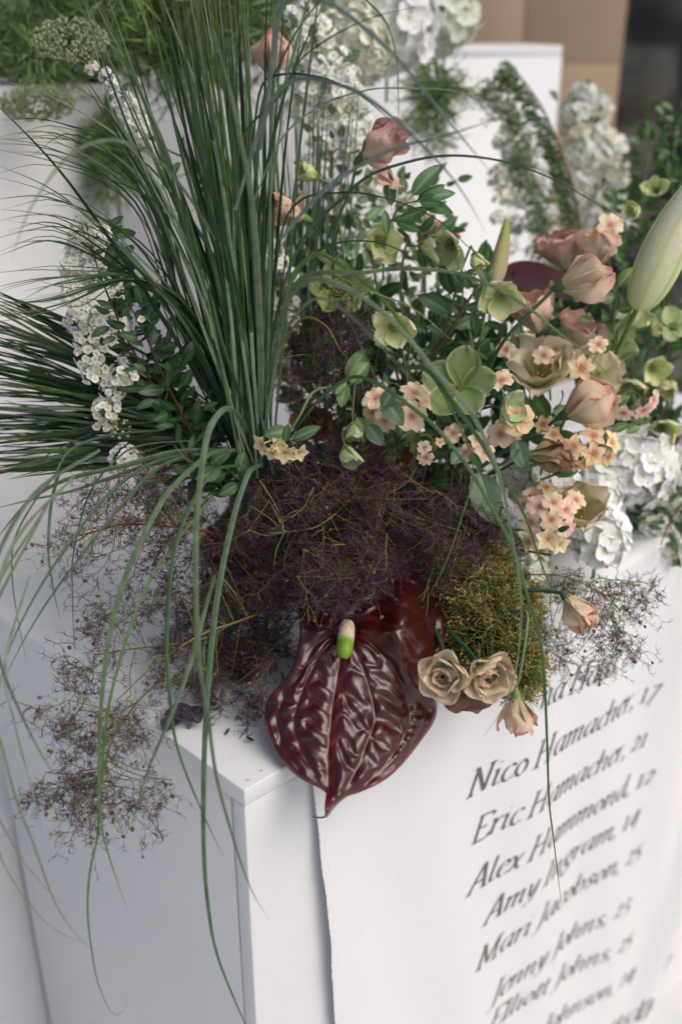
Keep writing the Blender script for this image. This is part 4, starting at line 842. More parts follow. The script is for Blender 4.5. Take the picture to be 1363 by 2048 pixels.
lisianthus('brown shrivelled lisianthus lying sideways above the white hydrangea', 1055, 912, .93, 106, (.98, -.05, .15), 'brown', 1.3, 1.62, 6, .7, .40, .08, 1.6, stem=[(1010, 935, .95), (950, 960, .98)])
lisianthus('wilted pink lisianthus pointing down before the banner, its curved stem coming from the moss', 1128, 1192, .90, 92, (.55, -.75, .25), 'beige', 1.3, 1.6, 5, .1, .5, .07, 1.4, stem=[(1090, 1182, .91), (1040, 1180, .92), (985, 1182, .95)], sr=.0019, scol=(.03, .08, .035), extra=((1.6, .8, 1.5, .9),))
lisianthus('lowest pink lisianthus, hanging head-down on a pale hooked stem over the banner', 1031, 1388, .855, 96, (.05, -1, .12), 'beige', 1.1, 1.55, 6, .3, .40, .05, 1.0, stem=[(1040, 1340, .855), (1052, 1260, .86), (1052, 1226, .87), (1030, 1222, .89), (990, 1216, .92)], cal=CALP, scol=(.13, .21, .11), extra=((3.6, .7, 1.2, 1.), (5.9, .8, 1.0, .95)))
lisianthus('blurred pink lisianthus behind the closed cup, wide open petals', 1130, 540, 1.10, 110, (-.3, .8, .4), 'rose', 1.0, .9, 6, .5, .55, .06, .8)
lisianthus('blurred beige-pink lisianthus just above the closed cup', 1180, 545, 1.08, 112, (.1, .9, .4), 'beige', 1.1, 1.3, 6, .1, .55, .06, .8)
lisianthus('blurred peach lisianthus left of the closed cup stem, in front of dark red spathe', 1075, 665, 1.05, 116, (-.3, .8, .5), 'peach', 1.0, 1.2, 6, .3, .58, .07, .9)
lisianthus('blurred coral lisianthus right of the closed cup stem', 1135, 700, 1.06, 108, (.3, .7, .5), 'peach', 1.0, 1.0, 6, .8, .58, .07, .9)
lisianthus('open cream lisianthus with pink edges and yellow stamens above the plump bud', 1075, 770, 1.0, 112, (-.1, .6, .8), 'cream', .8, .6, 6, .2, .58, .07, .9)
lisianthus('cream lisianthus turned left beside the deep green hellebore', 1050, 745, 1.03, 108, (-.35, .8, .4), 'cream', 1.0, 1.2, 6, .6, .5, .07, .9)
lisianthus('yellow-cream lisianthus behind the star-shaped phlox', 1180, 765, 1.04, 96, (.2, .3, .8), 'cream', .7, .6, 6, .6, .55, .05, .5)
lisianthus('cream and pink lisianthus low above the moss, mostly hidden by phlox', 1150, 1050, 1.0, 112, (.0, .5, .7), 'cream', .9, 1.1, 6, .6, .55, .06, .9)
# rose-like double blooms
def rose(label, x, y, d, dia, face, col='taupe', roll=0., ruf=.05, wilt=.35, rings=((3, .12, .50, 1.5, 1.8), (4, .32, .62, 1.45, 1.5), (5, .52, .74, 1.35, 1.15), (7, .66, .72, 1.2, .6)), cat='lisianthus', stem=None, up=None, name='double_lisianthus'):
    s = dia/F*d*.56; f = cdir(*face); M = frame(P(x, y, d)-f*s*.35, f, UP if up is None else cdir(*up), s, roll); root = thing(name, label, cat, None, None, M); sd = rs.randint(9999); j = 0
    for (n, r0, L_, a0, a1) in rings:
        for k in range(n):
            j += 1; me = lis_petal(LC[col], sd+j, a0+rs.normal(0, .06), a1+rs.normal(0, .12), .62, .78, ruf*1.3, 11, wilt)
            Mk = hm(rotz(k*6.283/n+j*.37+rs.normal(0, .1))*L_*1.0, (0, 0, 0)); Mk[:3, 3] = rotz(k*6.283/n+j*.37)@np.array([r0*.75, 0, .0]); link('petal', me, None, root, Mk)
    cm = MB(); cm.ell((0, 0, .12), (.16, .16, .2), 6, 8, (.10, .14, .03)); link('centre', cm.mesh('centre'), M_PETAL, root)
    M2 = np.eye(4); M2[2, 3] = -.02; link('calyx', CALP, None, root, M2)
    if stem:
        Mi = np.linalg.inv(M); pts = spline([P(x, y, d)-f*s*.4]+[P(*q) for q in stem], 16); pts = pts@Mi[:3, :3].T+Mi[:3, 3]
        m = MB(); m.tube(pts, .0019/s, 7, (.03, .085, .04)); link('stem', m.mesh('stem'), M_STEM, root)
    return root
rose('round taupe double lisianthus with a deep green-gold heart, beside the dark red anthurium', 886, 1352, .825, 106, (-.30, -.05, .9), 'taupe', .2, stem=[(885, 1300, .87), (870, 1260, .9)])
rose('taupe double lisianthus with plum lower petals, right of the round one and below the moss', 974, 1352, .835, 112, (.22, -.30, .85), 'taupe', 1.3, .07, .6, stem=[(935, 1300, .87), (895, 1262, .9), (880, 1245, .92)])
rose('small brown double lisianthus tucked under the two taupe blooms', 938, 1390, .862, 100, (.0, -.75, .5), 'brown', .6, .07, 1., ((5, .2, .8, 1.0, .7), (6, .4, .85, .7, .3)))
rose('rust-red rose half buried beneath green stems right of the grass bunch', 622, 850, .98, 84, (.0, .3, .9), 'rust', .6, .05, .5, cat='rose', name='rose')
rose('burnt-orange rose sunk in the smoke bush below the hellebores', 770, 928, .975, 112, (.1, .5, .8), 'rust', 1.6, .05, .6, cat='rose', name='rose')

# phlox: flat five-petalled stars on slim tubes
def phlox_mb(col=(.88, .66, .44), eye=(.45, .10, .13), W=.44, seed=0, a1=.05, pt=0.):
    m = MB()
    for k in range(5):
        pr = (lambda s: (np.clip(1-((s-.58)/.52)**2, 0, 1)**.5)*.98+.05) if not pt else (lambda s: np.clip(np.sin(np.pi*np.clip(s*.9+.1, 0, 1)), 0, 1)**.8*(1-.35*s)+.02)
        g, s, t = petal_grid(1, W, 8, 7, pr, .16, .30, a1-.25, .09, 4, .06, seed+k*3)
        c = mix(col, np.array(col)*[1.12, 1.2, 1.35], np.clip(s, 0, 1)); c = mix(c, eye, np.exp(-(s/.20)**2)*.9); c = mix(c, (.55, .18, .10), np.exp(-(t/.1)**2)*np.exp(-(s/.4)**2)*.6); m.grid(g@rotz(k*1.2566).T, c)
    m.ell((0, 0, .05), (.07, .07, .05), 5, 8, (.60, .42, .10)); m.tube([(0, 0, 0), (0, 0, -.5), (.05, 0, -1.0)], [.09, .06, .07], 7, np.array(col)*[.9, .8, .8])
    for k in range(5): m.tube([(.06*math.cos(k*1.26), .06*math.sin(k*1.26), -1.1), (.10*math.cos(k*1.26), .10*math.sin(k*1.26), -.6)], [.035, .01], 4, (.10, .2, .06))
    me = m.mesh('flower'); me.materials.append(M_PETAL); return me
PH = {'peach': [phlox_mb(seed=i) for i in range(3)], 'orange': [phlox_mb((.88, .62, .34), (.5, .16, .08), .40, 10+i, pt=1) for i in range(3)], 'round': [phlox_mb((.90, .64, .36), (.42, .10, .10), .52, 20+i) for i in range(2)],
      'cream': [phlox_mb((.86, .70, .42), (.6, .35, .08), .42, 30+i, .5, pt=1) for i in range(2)], 'pink': [phlox_mb((.86, .58, .46), (.4, .08, .12), .42, 40+i) for i in range(2)]}
def phlox(label, hub, base, fl, leaves=(), group=None):
    root = thing('phlox', label, 'phlox', P(*hub), group); m = MB(); h = P(*hub)
    for (x, y, d, dia, face, kind) in fl:
        s = dia/F*d*.5; f = cdir(*face); p = P(x, y, d); place(root, 'flower', PH[kind][rs.randint(len(PH[kind]))], p, f, s)
        m.tube(spline([p-f*s*1.1, (p-f*s*1.3+h)/2+UP*.001, h], 8), .0007, 5, (.12, .2, .08))
    m.tube(spline([h, P(*base)] if len(base) == 3 and not isinstance(base[0], tuple) else [h]+[P(*b) for b in base], 16), .0013, 6, (.12, .19, .08)); part('stem', m, M_STEM, root, kind='stuff')
    for (a, b, dd, key) in leaves:
        pa, pb = P(*a, dd), P(*b, dd-.01); addleaf(root, key, pa, pb-pa, np.linalg.norm(pb-pa))
    return root
phlox('peach phlox head with magenta eyes in sharp focus at the centre', (790, 850, .94), ((770, 900, .98), (790, 950, 1.0)),
  [(822, 833, .895, 64, (.1, -.1, 1), 'peach'), (828, 786, .91, 60, (.1, .6, .7), 'peach'), (848, 800, .915, 50, (.5, .3, .6), 'peach'), (752, 797, .905, 62, (-.35, .55, .6), 'peach'), (768, 842, .91, 50, (-.2, -.5, .7), 'peach'), (744, 826, .915, 46, (-.5, -.1, .7), 'peach'), (800, 812, .915, 46, (0, .3, .8), 'peach')],
  [((765, 815), (790, 772), .88, 'grey'), ((735, 850), (765, 890), .90, 'grey'), ((745, 845), (725, 885), .905, 'spirea'), ((770, 800), (805, 850), .885, 'grey')])
phlox('round orange phlox pair below the folded grey-green hellebore', (1040, 900, .93), ((1000, 930, .96), (960, 960, .98)),
  [(1033, 838, .885, 70, (-.05, .1, 1), 'round'), (1000, 868, .895, 58, (-.4, -.2, .8), 'peach'), (1022, 872, .90, 44, (.1, -.7, .6), 'peach'), (1000, 762, .92, 56, (-.2, .6, .6), 'peach')],
  [((1030, 880), (1048, 935), .90, 'grey'), ((1035, 890), (1020, 920), .90, 'spirea'), ((1045, 880), (1075, 865), .91, 'spirea')])
phlox('single star-shaped orange phlox floating above the plump bud', (1150, 790, .98), (1120, 860, 1.0), [(1160, 738, .93, 64, (-.05, .15, 1), 'orange'), (1195, 690, 1.0, 40, (-.3, .3, .8), 'peach')])
phlox('cluster of star-shaped orange phlox over the white hydrangea', (1160, 930, .99), (1080, 960, 1.02),
  [(1143, 895, .935, 60, (-.2, .1, .9), 'orange'), (1185, 872, .94, 58, (.1, .5, .8), 'orange'), (1185, 908, .935, 60, (.1, -.2, .9), 'orange'), (1222, 885, .945, 58, (.6, .2, .6), 'orange'), (1215, 915, .95, 46, (.5, -.4, .6), 'orange'), (1150, 930, .95, 44, (-.1, -.8, .5), 'orange'), (1085, 850, .96, 46, (-.5, .3, .6), 'orange'), (1105, 870, .955, 44, (.1, .2, .8), 'orange'), (1170, 925, .94, 44, (0, -.6, .6), 'orange')])
phlox('cream phlox fallen at the foot of the upright grass, with a curved green stem', (575, 870, .90), ((600, 830, .90), (625, 785, .91), (665, 775, .93), (690, 790, .95)),
  [(525, 888, .885, 50, (-.6, -.3, .5), 'cream'), (545, 905, .88, 46, (-.2, -.8, .5), 'cream'), (570, 905, .88, 52, (.1, -.6, .7), 'cream'), (598, 905, .885, 44, (.5, -.5, .6), 'cream'), (558, 890, .89, 40, (0, .1, .9), 'cream')],
  [((585, 878), (640, 853), .89, 'sprig'), ((575, 860), (530, 870), .895, 'grey'), ((570, 885), (575, 845), .89, 'sprig')])
phlox('scattered pale peach phlox behind the long thin blade, below the deep green hellebore', (925, 900, .99), (920, 960, 1.02), [(905, 868, .95, 44, (-.3, .3, .8), 'peach'), (950, 880, .96, 42, (.3, .1, .9), 'cream'), (930, 905, .95, 40, (0, -.4, .8), 'pink'), (968, 905, .96, 44, (.1, .2, .9), 'peach')], [((925, 900), (900, 930), .95, 'grey'), ((940, 905), (965, 940), .95, 'sprig')])
phlox('peach phlox tucked between the cream lisianthus and the coral one', (1095, 730, 1.0), (1100, 800, 1.05), [(1085, 712, .98, 44, (-.2, .3, .8), 'peach'), (1112, 728, .98, 42, (.3, .1, .9), 'orange'), (1110, 700, .985, 38, (0, .4, .8), 'peach'), (1010, 700, .99, 40, (-.3, .3, .8), 'peach')])
phlox('tiny pale peach phlox alone above the smoke bush, left of the orange cluster', (850, 880, .95), (850, 940, 1.0), [(850, 915, .90, 36, (0, -.6, .7), 'peach'), (848, 895, .91, 30, (0, .1, .9), 'peach'), (878, 885, .93, 26, (.2, .1, .9), 'cream')])
phlox('pale yellow phlox by the moss in front of the pinkish cluster', (1100, 1110, .93), (1040, 1100, .98), [(1095, 1078, .895, 58, (-.2, -.1, .9), 'cream'), (1118, 1088, .90, 50, (.4, -.4, .7), 'cream')], [((1115, 1062), (1135, 1054), .91, 'spirea')])
phlox('dense pinkish phlox cluster above the moss, right of the grey-green leaf', (1100, 1060, 1.0), (1020, 1060, 1.05),
  [(1075, 1015, .95, 48, (-.2, .2, .9), 'pink'), (1105, 1005, .95, 50, (.1, .5, .8), 'peach'), (1130, 1020, .955, 48, (.2, .1, .9), 'pink'), (1100, 1040, .94, 46, (0, -.2, .9), 'peach'), (1060, 1045, .95, 44, (-.5, -.1, .8), 'peach'), (1130, 1055, .95, 44, (.3, -.3, .8), 'pink'), (1075, 1070, .94, 40, (-.3, -.6, .6), 'pink'), (1045, 1010, .97, 40, (-.5, .3, .7), 'cream'), (1150, 1000, .97, 46, (.3, .5, .7), 'peach'), (1090, 975, .99, 42, (0, .6, .6), 'orange'), (1065, 990, .99, 42, (0, .6, .6), 'peach'), (1135, 980, .99, 42, (0, .6, .6), 'peach'), (1055, 1085, .95, 42, (-.5, -.1, .8), 'orange'), (1080, 1100, .96, 40, (-.2, -.5, .8), 'orange')])
phlox('blurred peach phlox pair with a purple eye, top of the right-hand mass', (1215, 500, 1.13), (1220, 620, 1.2), [(1218, 452, 1.08, 56, (.1, .2, .9), 'peach'), (1212, 485, 1.07, 58, (-.1, -.4, .8), 'peach'), (1190, 470, 1.1, 44, (-.5, .1, .8), 'cream')])
phlox('pink-white phlox on slender tubes under the right hellebores', (1262, 780, 1.08), (1290, 900, 1.15), [(1245, 825, 1.02, 44, (-.3, -.7, .5), 'pink'), (1285, 820, 1.02, 44, (.3, -.7, .5), 'pink'), (1225, 800, 1.03, 40, (-.6, -.2, .5), 'peach'), (1305, 800, 1.03, 44, (.6, -.2, .5), 'pink')])
# ------------------------------------------------------------------ smoke bush, moss
def curl(p, d, L, n=6, k=1.3, r=.00022, r2=None, m=None, col=(.05, .025, .045), sides=3, rng=rs):
    ax = nrm(rng.normal(0, 1, 3)); ts = np.linspace(0, 1, n); pts = [p]; d = nrm(d); st = L/(n-1)
    for i in range(n-1):
        d = nrm(d+np.cross(ax, d)*k*(.6+i*.3)/n+rng.normal(0, .08, 3)); pts.append(pts[-1]+d*st)
    pts = np.array(pts)
    if m is not None: m.tube(pts, np.linspace(r, r2 or r*.5, n), sides, col)
    return pts, d
PUR = [(.060, .032, .050), (.038, .020, .034), (.085, .040, .052), (.12, .075, .11)]
OLI = [(.24, .26, .07), (.17, .15, .05), (.20, .08, .04), (.16, .20, .05)]
def plume(seed, nb=11, spread=.85, dens=1., col=None):
    """feathery panicle tip, unit length along +x: twigs + curled hairs"""
    r = np.random.RandomState(seed); tw, fi = MB(), MB()
    ax, _ = curl(np.zeros(3), np.array([1, 0, 0.]), .8, 8, .7, .009, .005, tw, OLI[r.randint(4)], 4, r)
    for i in range(nb):
        k = 1+i*6/nb; a = ax[int(k)]; d = nrm(np.array([.7, 0, 0])+r.normal(0, spread, 3))
        b, bd = curl(a, d, .30+.25*r.rand(), 6, 1.0, .006, .0035, tw, OLI[r.randint(4)], 3, r)
        for j in range(int(4*dens)+r.randint(2)):
            c0 = b[1+r.randint(5)]; c, cd_ = curl(c0, nrm(bd+r.normal(0, .8, 3)), .14+.12*r.rand(), 5, 1.4, .0060, .0042, tw if r.rand() < .4 else fi, PUR[r.randint(4)], 3, r)
            for q in range(int(4*dens)+r.randint(3)):
                curl(c[r.randint(1, 5)], nrm(cd_+r.normal(0, .9, 3)), .07+.10*r.rand(), 5, 2.2, .0052, .0026, fi, PUR[r.randint(4)], 3, r)
    a, b = tw.mesh('twigs'), fi.mesh('hairs'); a.materials.append(M_TWIG); b.materials.append(M_FIL); return a, b
PL = [plume(s) for s in range(6)]; PLS = [plume(20+s, 7, .75, .75) for s in range(4)]
print('plume tris', sum(len(p.polygons)*2 for p in PL[0]))
seed_m = MB(); seed_m.ell((0, 0, 0), (1, .8, .55), 6, 8, (.13, .11, .04)); SEED = [seed_m.mesh('seed')]
seed_m = MB(); seed_m.ell((0, 0, 0), (1, .8, .6), 6, 8, (.13, .06, .035)); SEED.append(seed_m.mesh('seed'))
for s_ in SEED: s_.materials.append(M_STEM)
def smoke(label, stem, plumes, size=.055, scol=(.15, .14, .045), sr=.0011, pset=None, seeds=3, dj=.015, side=None, group=None):
    """stem: pixel path; plumes: (x, y, depth, dir angle in picture or None, scale)"""
    sp = pathpx(stem, 30); root = thing('smoke_bush_branch', label, 'smoke bush', sp[0], group); m = MB(); m.tube(sp, np.linspace(sr, sr*.5, 30), 6, scol); part('stem', m, M_TWIG, root)
    tw = MB(); pset = pset or PL
    for (x, y, d, ang, sc) in plumes:
        p = P(x, y, d+rs.normal(0, dj)); k = np.argmin(np.linalg.norm(sp-p, axis=1)); k = max(0, k-2); b = sp[k]
        dr_ = (RT*math.cos(ang)-UP*math.sin(ang) if ang is not None else nrm(p-b+rv()*.01)); dr_ = nrm(dr_+rv()*.35)
        tw.tube(spline([b, (b+p)/2+rv()*.004, p], 8), .0005, 4, OLI[rs.randint(4)])
        i = rs.randint(len(pset)); M = leafM(p, dr_, rv(), size*sc*(.85+.3*rs.rand())); M[:3, 3] -= wpos(root)
        a = link('plume', pset[i][1], None, root, M); a['kind'] = 'stuff'; t = link('twigs', pset[i][0], None, a); t['kind'] = 'stuff'
        for q in range(seeds if rs.rand() < .5 else seeds//3):
            pp = p+dr_*size*sc*(.2+.8*rs.rand())+rv()*size*sc*.35
            place(root, 'seed', SEED[rs.randint(2)], pp, rv(), .0021*(.7+.5*rs.rand())); tw.tube([pp, pp+(p-pp)*.4+rv()*.003], .00022, 3, OLI[1])
    part('twigs', tw, M_TWIG, root, kind='stuff'); return root
# mound added under the flowers, coloured dark to stand in for deep shade
mm = MB(); cc = onz(700, 1130, ZT); th = np.linspace(.02, math.pi/2, 16)[:, None]; ph = np.arange(36)*2*math.pi/36
g = np.stack([np.sin(th)*np.cos(ph), np.sin(th)*np.sin(ph), np.cos(th)+0*ph], -1); bump = 1+.07*np.sin(ph*5+th*7)+.05*np.sin(ph*9-th*11)
g = g*bump[..., None]*np.array([.17, .115, .115])+np.array([cc[0]+.01, cc[1]+.035, ZT+.004]); mm.grid(g, (.018, .020, .010), True)
solo('shade_foam_mound', mm, M_MOSS, 'added floral foam mound under the smoke bush, coloured dark for the deep shade there', 'flower foam')
# central cloud of smoke bush, several branches
def scatter(n, poly, d0, d1, ang=None):
    out = []; poly = np.array(poly, float); mn, mx = poly.min(0), poly.max(0)
    while len(out) < n:
        p = mn+(mx-mn)*rs.rand(2); inside = False; j = len(poly)-1
        for i in range(len(poly)):
            if (poly[i, 1] > p[1]) != (poly[j, 1] > p[1]) and p[0] < (poly[j, 0]-poly[i, 0])*(p[1]-poly[i, 1])/(poly[j, 1]-poly[i, 1])+poly[i, 0]: inside = not inside
            j = i
        if inside: out.append((p[0], p[1], rs.uniform(d0, d1), ang if ang is None else ang+rs.normal(0, .7), .8+.4*rs.rand()))
    return out
smoke('dense dark purple smoke bush spreading over the middle, above the anthurium', [(760, 940, 1.0), (700, 1000, .92), (640, 1050, .89), (590, 1062, .88), (540, 1066, .88)],
  scatter(46, [(520, 950), (860, 950), (930, 1060), (850, 1090), (720, 1170), (520, 1170), (430, 1060)], .86, .96, 1.9)+scatter(14, [(500, 940), (700, 930), (860, 960), (840, 1010), (520, 1010)], .90, .95, -1.2), .050, (.17, .19, .05), .0013)
smoke('purple smoke bush branch with fine olive twigs hanging over the anthurium spadix', [(780, 960, .98), (760, 1040, .90), (720, 1110, .875), (690, 1170, .86)],
  scatter(30, [(590, 1080), (800, 1050), (800, 1110), (760, 1190), (720, 1180), (640, 1180), (580, 1170)], .835, .90, 1.7), .042, (.16, .18, .05))
smoke('shadowy purple smoke bush left of the anthurium, its forked pale stem resting on the plinth', [(640, 1150, .93), (540, 1215, .90), (470, 1245, .88), (400, 1270, .87), (310, 1330, .86), (235, 1400, .84)],
  scatter(40, [(420, 1000), (560, 1080), (600, 1180), (560, 1340), (470, 1390), (360, 1340), (330, 1180), (360, 1060)], .88, .98, 2.6)+scatter(26, [(440, 1130), (570, 1120), (600, 1250), (540, 1340), (450, 1330)], .93, 1.0, 2.3), .045, (.18, .17, .06), .0014)
smoke('smoke bush spray with a red stem reaching left over the bare plinth top', [(470, 1080, .93), (400, 1060, .91), (330, 1052, .90), (255, 1048, .895), (200, 1060, .89), (158, 1072, .885)],
  scatter(20, [(200, 960), (330, 960), (420, 1040), (440, 1140), (330, 1170), (230, 1140), (150, 1090), (150, 1020)], .87, .93, 3.0)+[(160, 1080, .885, 2.5, .8), (180, 1110, .885, 2.2, .7), (130, 1090, .885, 2.7, .6)], .048, (.20, .045, .02), .0012, PLS, 3)
smoke('wispy smoke bush spray around the left grass tips, above the red-stemmed spray', [(470, 990, .95), (400, 960, .93), (330, 950, .92), (260, 950, .91), (200, 965, .9)],
  scatter(13, [(230, 930), (420, 930), (440, 1010), (300, 1010), (180, 1000)], .88, .93, 3.1), .046, (.16, .05, .03), .0010, PLS, 3)
smoke('smoke bush spray lying over the left edge of the near plinth, shadow beneath', [(470, 1245, .90), (400, 1280, .88), (330, 1290, .875), (250, 1300, .87), (190, 1310, .865)],
  scatter(24, [(230, 1210), (400, 1180), (470, 1280), (440, 1370), (340, 1400), (230, 1390), (170, 1330)], .85, .93, 2.8), .044, (.16, .15, .05), .0010, PLS, 3)
smoke('detached-looking smoke bush plume hanging below the plinth edge at lower left', [(310, 1370, .85), (270, 1410, .83), (225, 1480, .81), (205, 1560, .80), (195, 1640, .80)],
  scatter(44, [(120, 1400), (230, 1380), (330, 1450), (350, 1560), (300, 1620), (200, 1650), (100, 1600), (85, 1540), (170, 1500)], .785, .84, 2.0), .040, (.14, .12, .05), .0010, PLS, 3)
smoke('dark smoke bush tuft between the grass base and the hellebores', [(660, 900, 1.0), (640, 820, .97), (630, 740, .96), (625, 680, .95)],
  scatter(20, [(590, 640), (680, 650), (700, 720), (670, 800), (590, 850), (560, 800), (580, 720)], .93, .99, -1.4), .048, (.09, .07, .04))
smoke('small smoke bush spray along the lower left side of the anthurium', [(600, 1230, .93), (550, 1290, .9), (510, 1340, .88)], scatter(14, [(440, 1260), (590, 1200), (600, 1300), (550, 1370), (450, 1400)], .88, .95, 2.0), .042, (.15, .15, .05))
smoke('smoke bush spray to the right of the mound, above the moss', [(820, 960, .98), (880, 1020, .94), (940, 1060, .93)], scatter(18, [(840, 960), (960, 1000), (1000, 1080), (930, 1120), (850, 1100)], .90, .97, .8), .046, (.15, .16, .05))
smoke('blurred brownish smoke bush spray hanging in front of the banner at the right', [(1040, 1150, .99), (1110, 1150, .98), (1160, 1165, .98), (1210, 1190, .98), (1270, 1210, .99)],
  scatter(34, [(1090, 1140), (1220, 1150), (1270, 1190), (1230, 1260), (1180, 1310), (1090, 1320), (1070, 1250), (1060, 1180)], .95, 1.02, .6)+[(1260, 1190, .99, .3, .7), (1240, 1220, .99, .5, .7)], .042, (.20, .12, .06), .0010, PLS, 3)
# moss pad
def moss(label, cx, cy, d, rx, ry, n, lean=(0, 0)):
    m = MB(); pc_ = P(cx, cy, d); ax, ay, az = rx/F*d, ry/F*d, min(rx, ry)/F*d*.7
    core = MB(); core.ell((0, 0, 0), (.80, .80, .70), 9, 14, (.04, .045, .015))
    B = np.stack([RT*ax, UP*ay, -FW*az], 1); M = np.eye(4); M[:3, :3] = B; M[:3, 3] = pc_; m.merge(core, M)
    C_ = [(.30, .29, .09), (.22, .24, .07), (.42, .37, .16), (.38, .25, .08), (.12, .14, .04)]
    cl_ = nrm(rs.normal(0, 1, (60, 3))); cc_ = rs.randint(5, size=60)
    for i in range(n):
        v = rv(); v[2] = abs(v[2])*1.0-.15; v = nrm(v); j = np.argmax(cl_@v); p = pc_+B@(v*(.82+.2*rs.rand())*(1+.17*math.sin(v[0]*7+cx)*math.sin(v[1]*8+cy)+.10*math.sin(v[0]*17)*math.sin(v[1]*19)))
        d_ = nrm(B@v/np.linalg.norm(B@v)+rv()*.9+np.array([0, 0, -.35])); c = np.array(C_[cc_[j] if rs.rand() < .6 else rs.randint(5)])*(.6+.8*rs.rand())
        L = .007+.011*rs.rand(); pts, _ = curl(p, d_, L, 5, 1.6, .0006, .00025, m, c, 3)
        if i % 2 == 0:
            for q in (1, 2, 3):
                x = rv(); m.add([pts[q], pts[q]+x*.0016+nrm(pts[4]-pts[0])*.0012, pts[q]+nrm(pts[4]-pts[0])*.0022], t=[(0, 1, 2)], c=c*1.3)
                x = -x; m.add([pts[q], pts[q]+x*.0016+nrm(pts[4]-pts[0])*.0012, pts[q]+nrm(pts[4]-pts[0])*.0022], t=[(0, 1, 2)], c=c*1.1)
    o = solo('moss_pad', m, M_MOSS, label, 'moss', kind='stuff'); return o
moss('large pad of olive and golden moss right of the anthurium, spilling over the plinth edge', 976, 1268, .915, 80, 84, 2600)
moss('loose shoulder of olive moss against the right lobe of the dark red anthurium', 930, 1185, .945, 66, 76, 1800)
moss('brownish moss tufts right of the big pad, behind the long thin grass blade', 1020, 1215, .945, 56, 64, 1500)
moss('small strip of moss beside the smoke bush above the large moss pad', 925, 1135, .95, 85, 50, 1500)
moss('golden frayed moss tip above the hanging lisianthus', 1035, 1335, .90, 44, 52, 900)
# ------------------------------------------------------------------ hydrangeas
def hyd_mb(col, seed, n=4, W=.56):
    m = MB()
    for k in range(n):
        g, s, t = petal_grid(1, W, 7, 6, RD, .18, .12, .15, .05, 3, 0, seed+k); m.grid(g@rotz(k*6.283/n).T, mix(np.array(col)*[.9, .95, .75], col, np.clip(s*2, 0, 1)))
    m.ell((0, 0, .06), (.10, .10, .07), 5, 6, (.55, .60, .35)); me = m.mesh('floret'); me.materials.append(M_WHITE); return me
HY = {'white': [hyd_mb((.90, .90, .90), i) for i in range(3)], 'cream': [hyd_mb((.82, .82, .70), 10+i, 5, .36) for i in range(3)], 'greenish': [hyd_mb((.76, .79, .68), 20+i) for i in range(2)]}
def hydrangea(label, x, y, d, R, kind='white', n=70, fs=.30, sq=(1, 1, .8), cat='hydrangea', name='hydrangea_head', base=None):
    root = thing(name, label, cat, P(x, y, d)); r = R/F*d; m = MB(); c0 = P(x, y, d)
    m.ell(c0, (r*.62*sq[0], r*.62*sq[0], r*.6*sq[1]), 8, 12, (.30, .36, .20)); m.tube([c0, c0-ZZ*r*1.6], .002, 6, (.12, .2, .07)); part('core', m, M_STEM, root)
    for i in range(n):
        z = 1-2*(i+.5)/n*.86; th_ = i*2.39996; q = math.sqrt(max(0, 1-z*z)); v = nrm(-FW*z+RT*q*math.cos(th_)+UP*q*math.sin(th_))
        p = c0+(RT*(v@RT)*sq[0]+UP*(v@UP)*sq[1]-FW*(v@-FW)*sq[2])*r*(.88+.14*rs.rand()); place(root, 'floret', HY[kind][rs.randint(len(HY[kind]))], p, v+rs.normal(0, .25, 3), r*fs*(.85+.3*rs.rand()))
    return root
hydrangea('big soft white hydrangea at the top, upper right of the tallest spirea', 775, 45, 1.28, 92, n=80)
hydrangea('shaggy cream blossom with narrow petals between the spirea and the white hydrangea', 712, 85, 1.26, 74, 'cream', 110, .42, cat='chrysanthemum', name='cream_blossom')
hydrangea('small greenish-white hydrangea at the top edge, next to the tan panel', 890, 35, 1.42, 66, 'greenish', 50)
hydrangea('bright white hydrangea resting on the banner edge beside dark foliage', 1262, 930, 1.13, 92, n=90, fs=.26, sq=(1, .85, .8))
hydrangea('white hydrangea showing between orange phlox and the pinkish cluster', 1090, 958, 1.06, 74, n=60, sq=(1.1, .8, .8))
hydrangea('lowest white hydrangea florets, just above the banner edge', 1195, 1075, 1.06, 58, n=45, fs=.42, sq=(1, .9, .8))
hydrangea('half-shaded white hydrangea behind the moss and pinkish phlox', 1035, 1120, 1.08, 60, 'greenish', 40, .38)
hydrangea('white hydrangea florets right under the brown lisianthus tips', 1180, 985, 1.12, 74, n=60, fs=.32)

# ------------------------------------------------------------------ lily buds, red spathe behind, berries
def lily(label, pts, wpx, col0, col1, rid, dd, name='lily_bud', nn=40, k=36):
    ax = pathpx(pts, nn); root = thing(name, label, 'lily bud', ax[0]); t = nrm(np.gradient(ax, axis=0)); x = nrm(np.cross(t, -FW)); y = np.cross(x, t); u = np.linspace(0, 1, nn); th = np.arange(k)*2*math.pi/k
    R = wpx/F*dd*.5*(np.sin(np.pi*np.clip(u**.62*.93+.035, 0, 1))**.7)
    tri = 1+.07*np.cos(3*th)[None]-.05*np.exp(-((np.mod(th[None]+.35, 2.0944)-1.05)/.07)**2)
    g = ax[:, None]+(R[:, None]*tri)[..., None]*(x[:, None]*np.cos(th)[None, :, None]+y[:, None]*np.sin(th)[None, :, None])
    g3 = np.exp(-((np.mod(th[None]+.35, 2.0944)-1.05)/.11)**2)+.6*np.exp(-((np.mod(th[None]+.35+1.05, 2.0944)-1.05)/.10)**2)
    c = mix(mix(np.array(col0), np.array(col1), np.clip(u*1.1, 0, 1)[:, None]+0*th[None]), rid, np.clip(g3, 0, 1)*.7+0*u[:, None]); m = MB(); m.grid(g, c, True); part('bud', m, M_PETAL, root)
    m = MB(); m.tube([ax[0]+(ax[0]-ax[2])*6, ax[0]], .0028, 8, (.12, .19, .06)); part('stem', m, M_STEM, root)
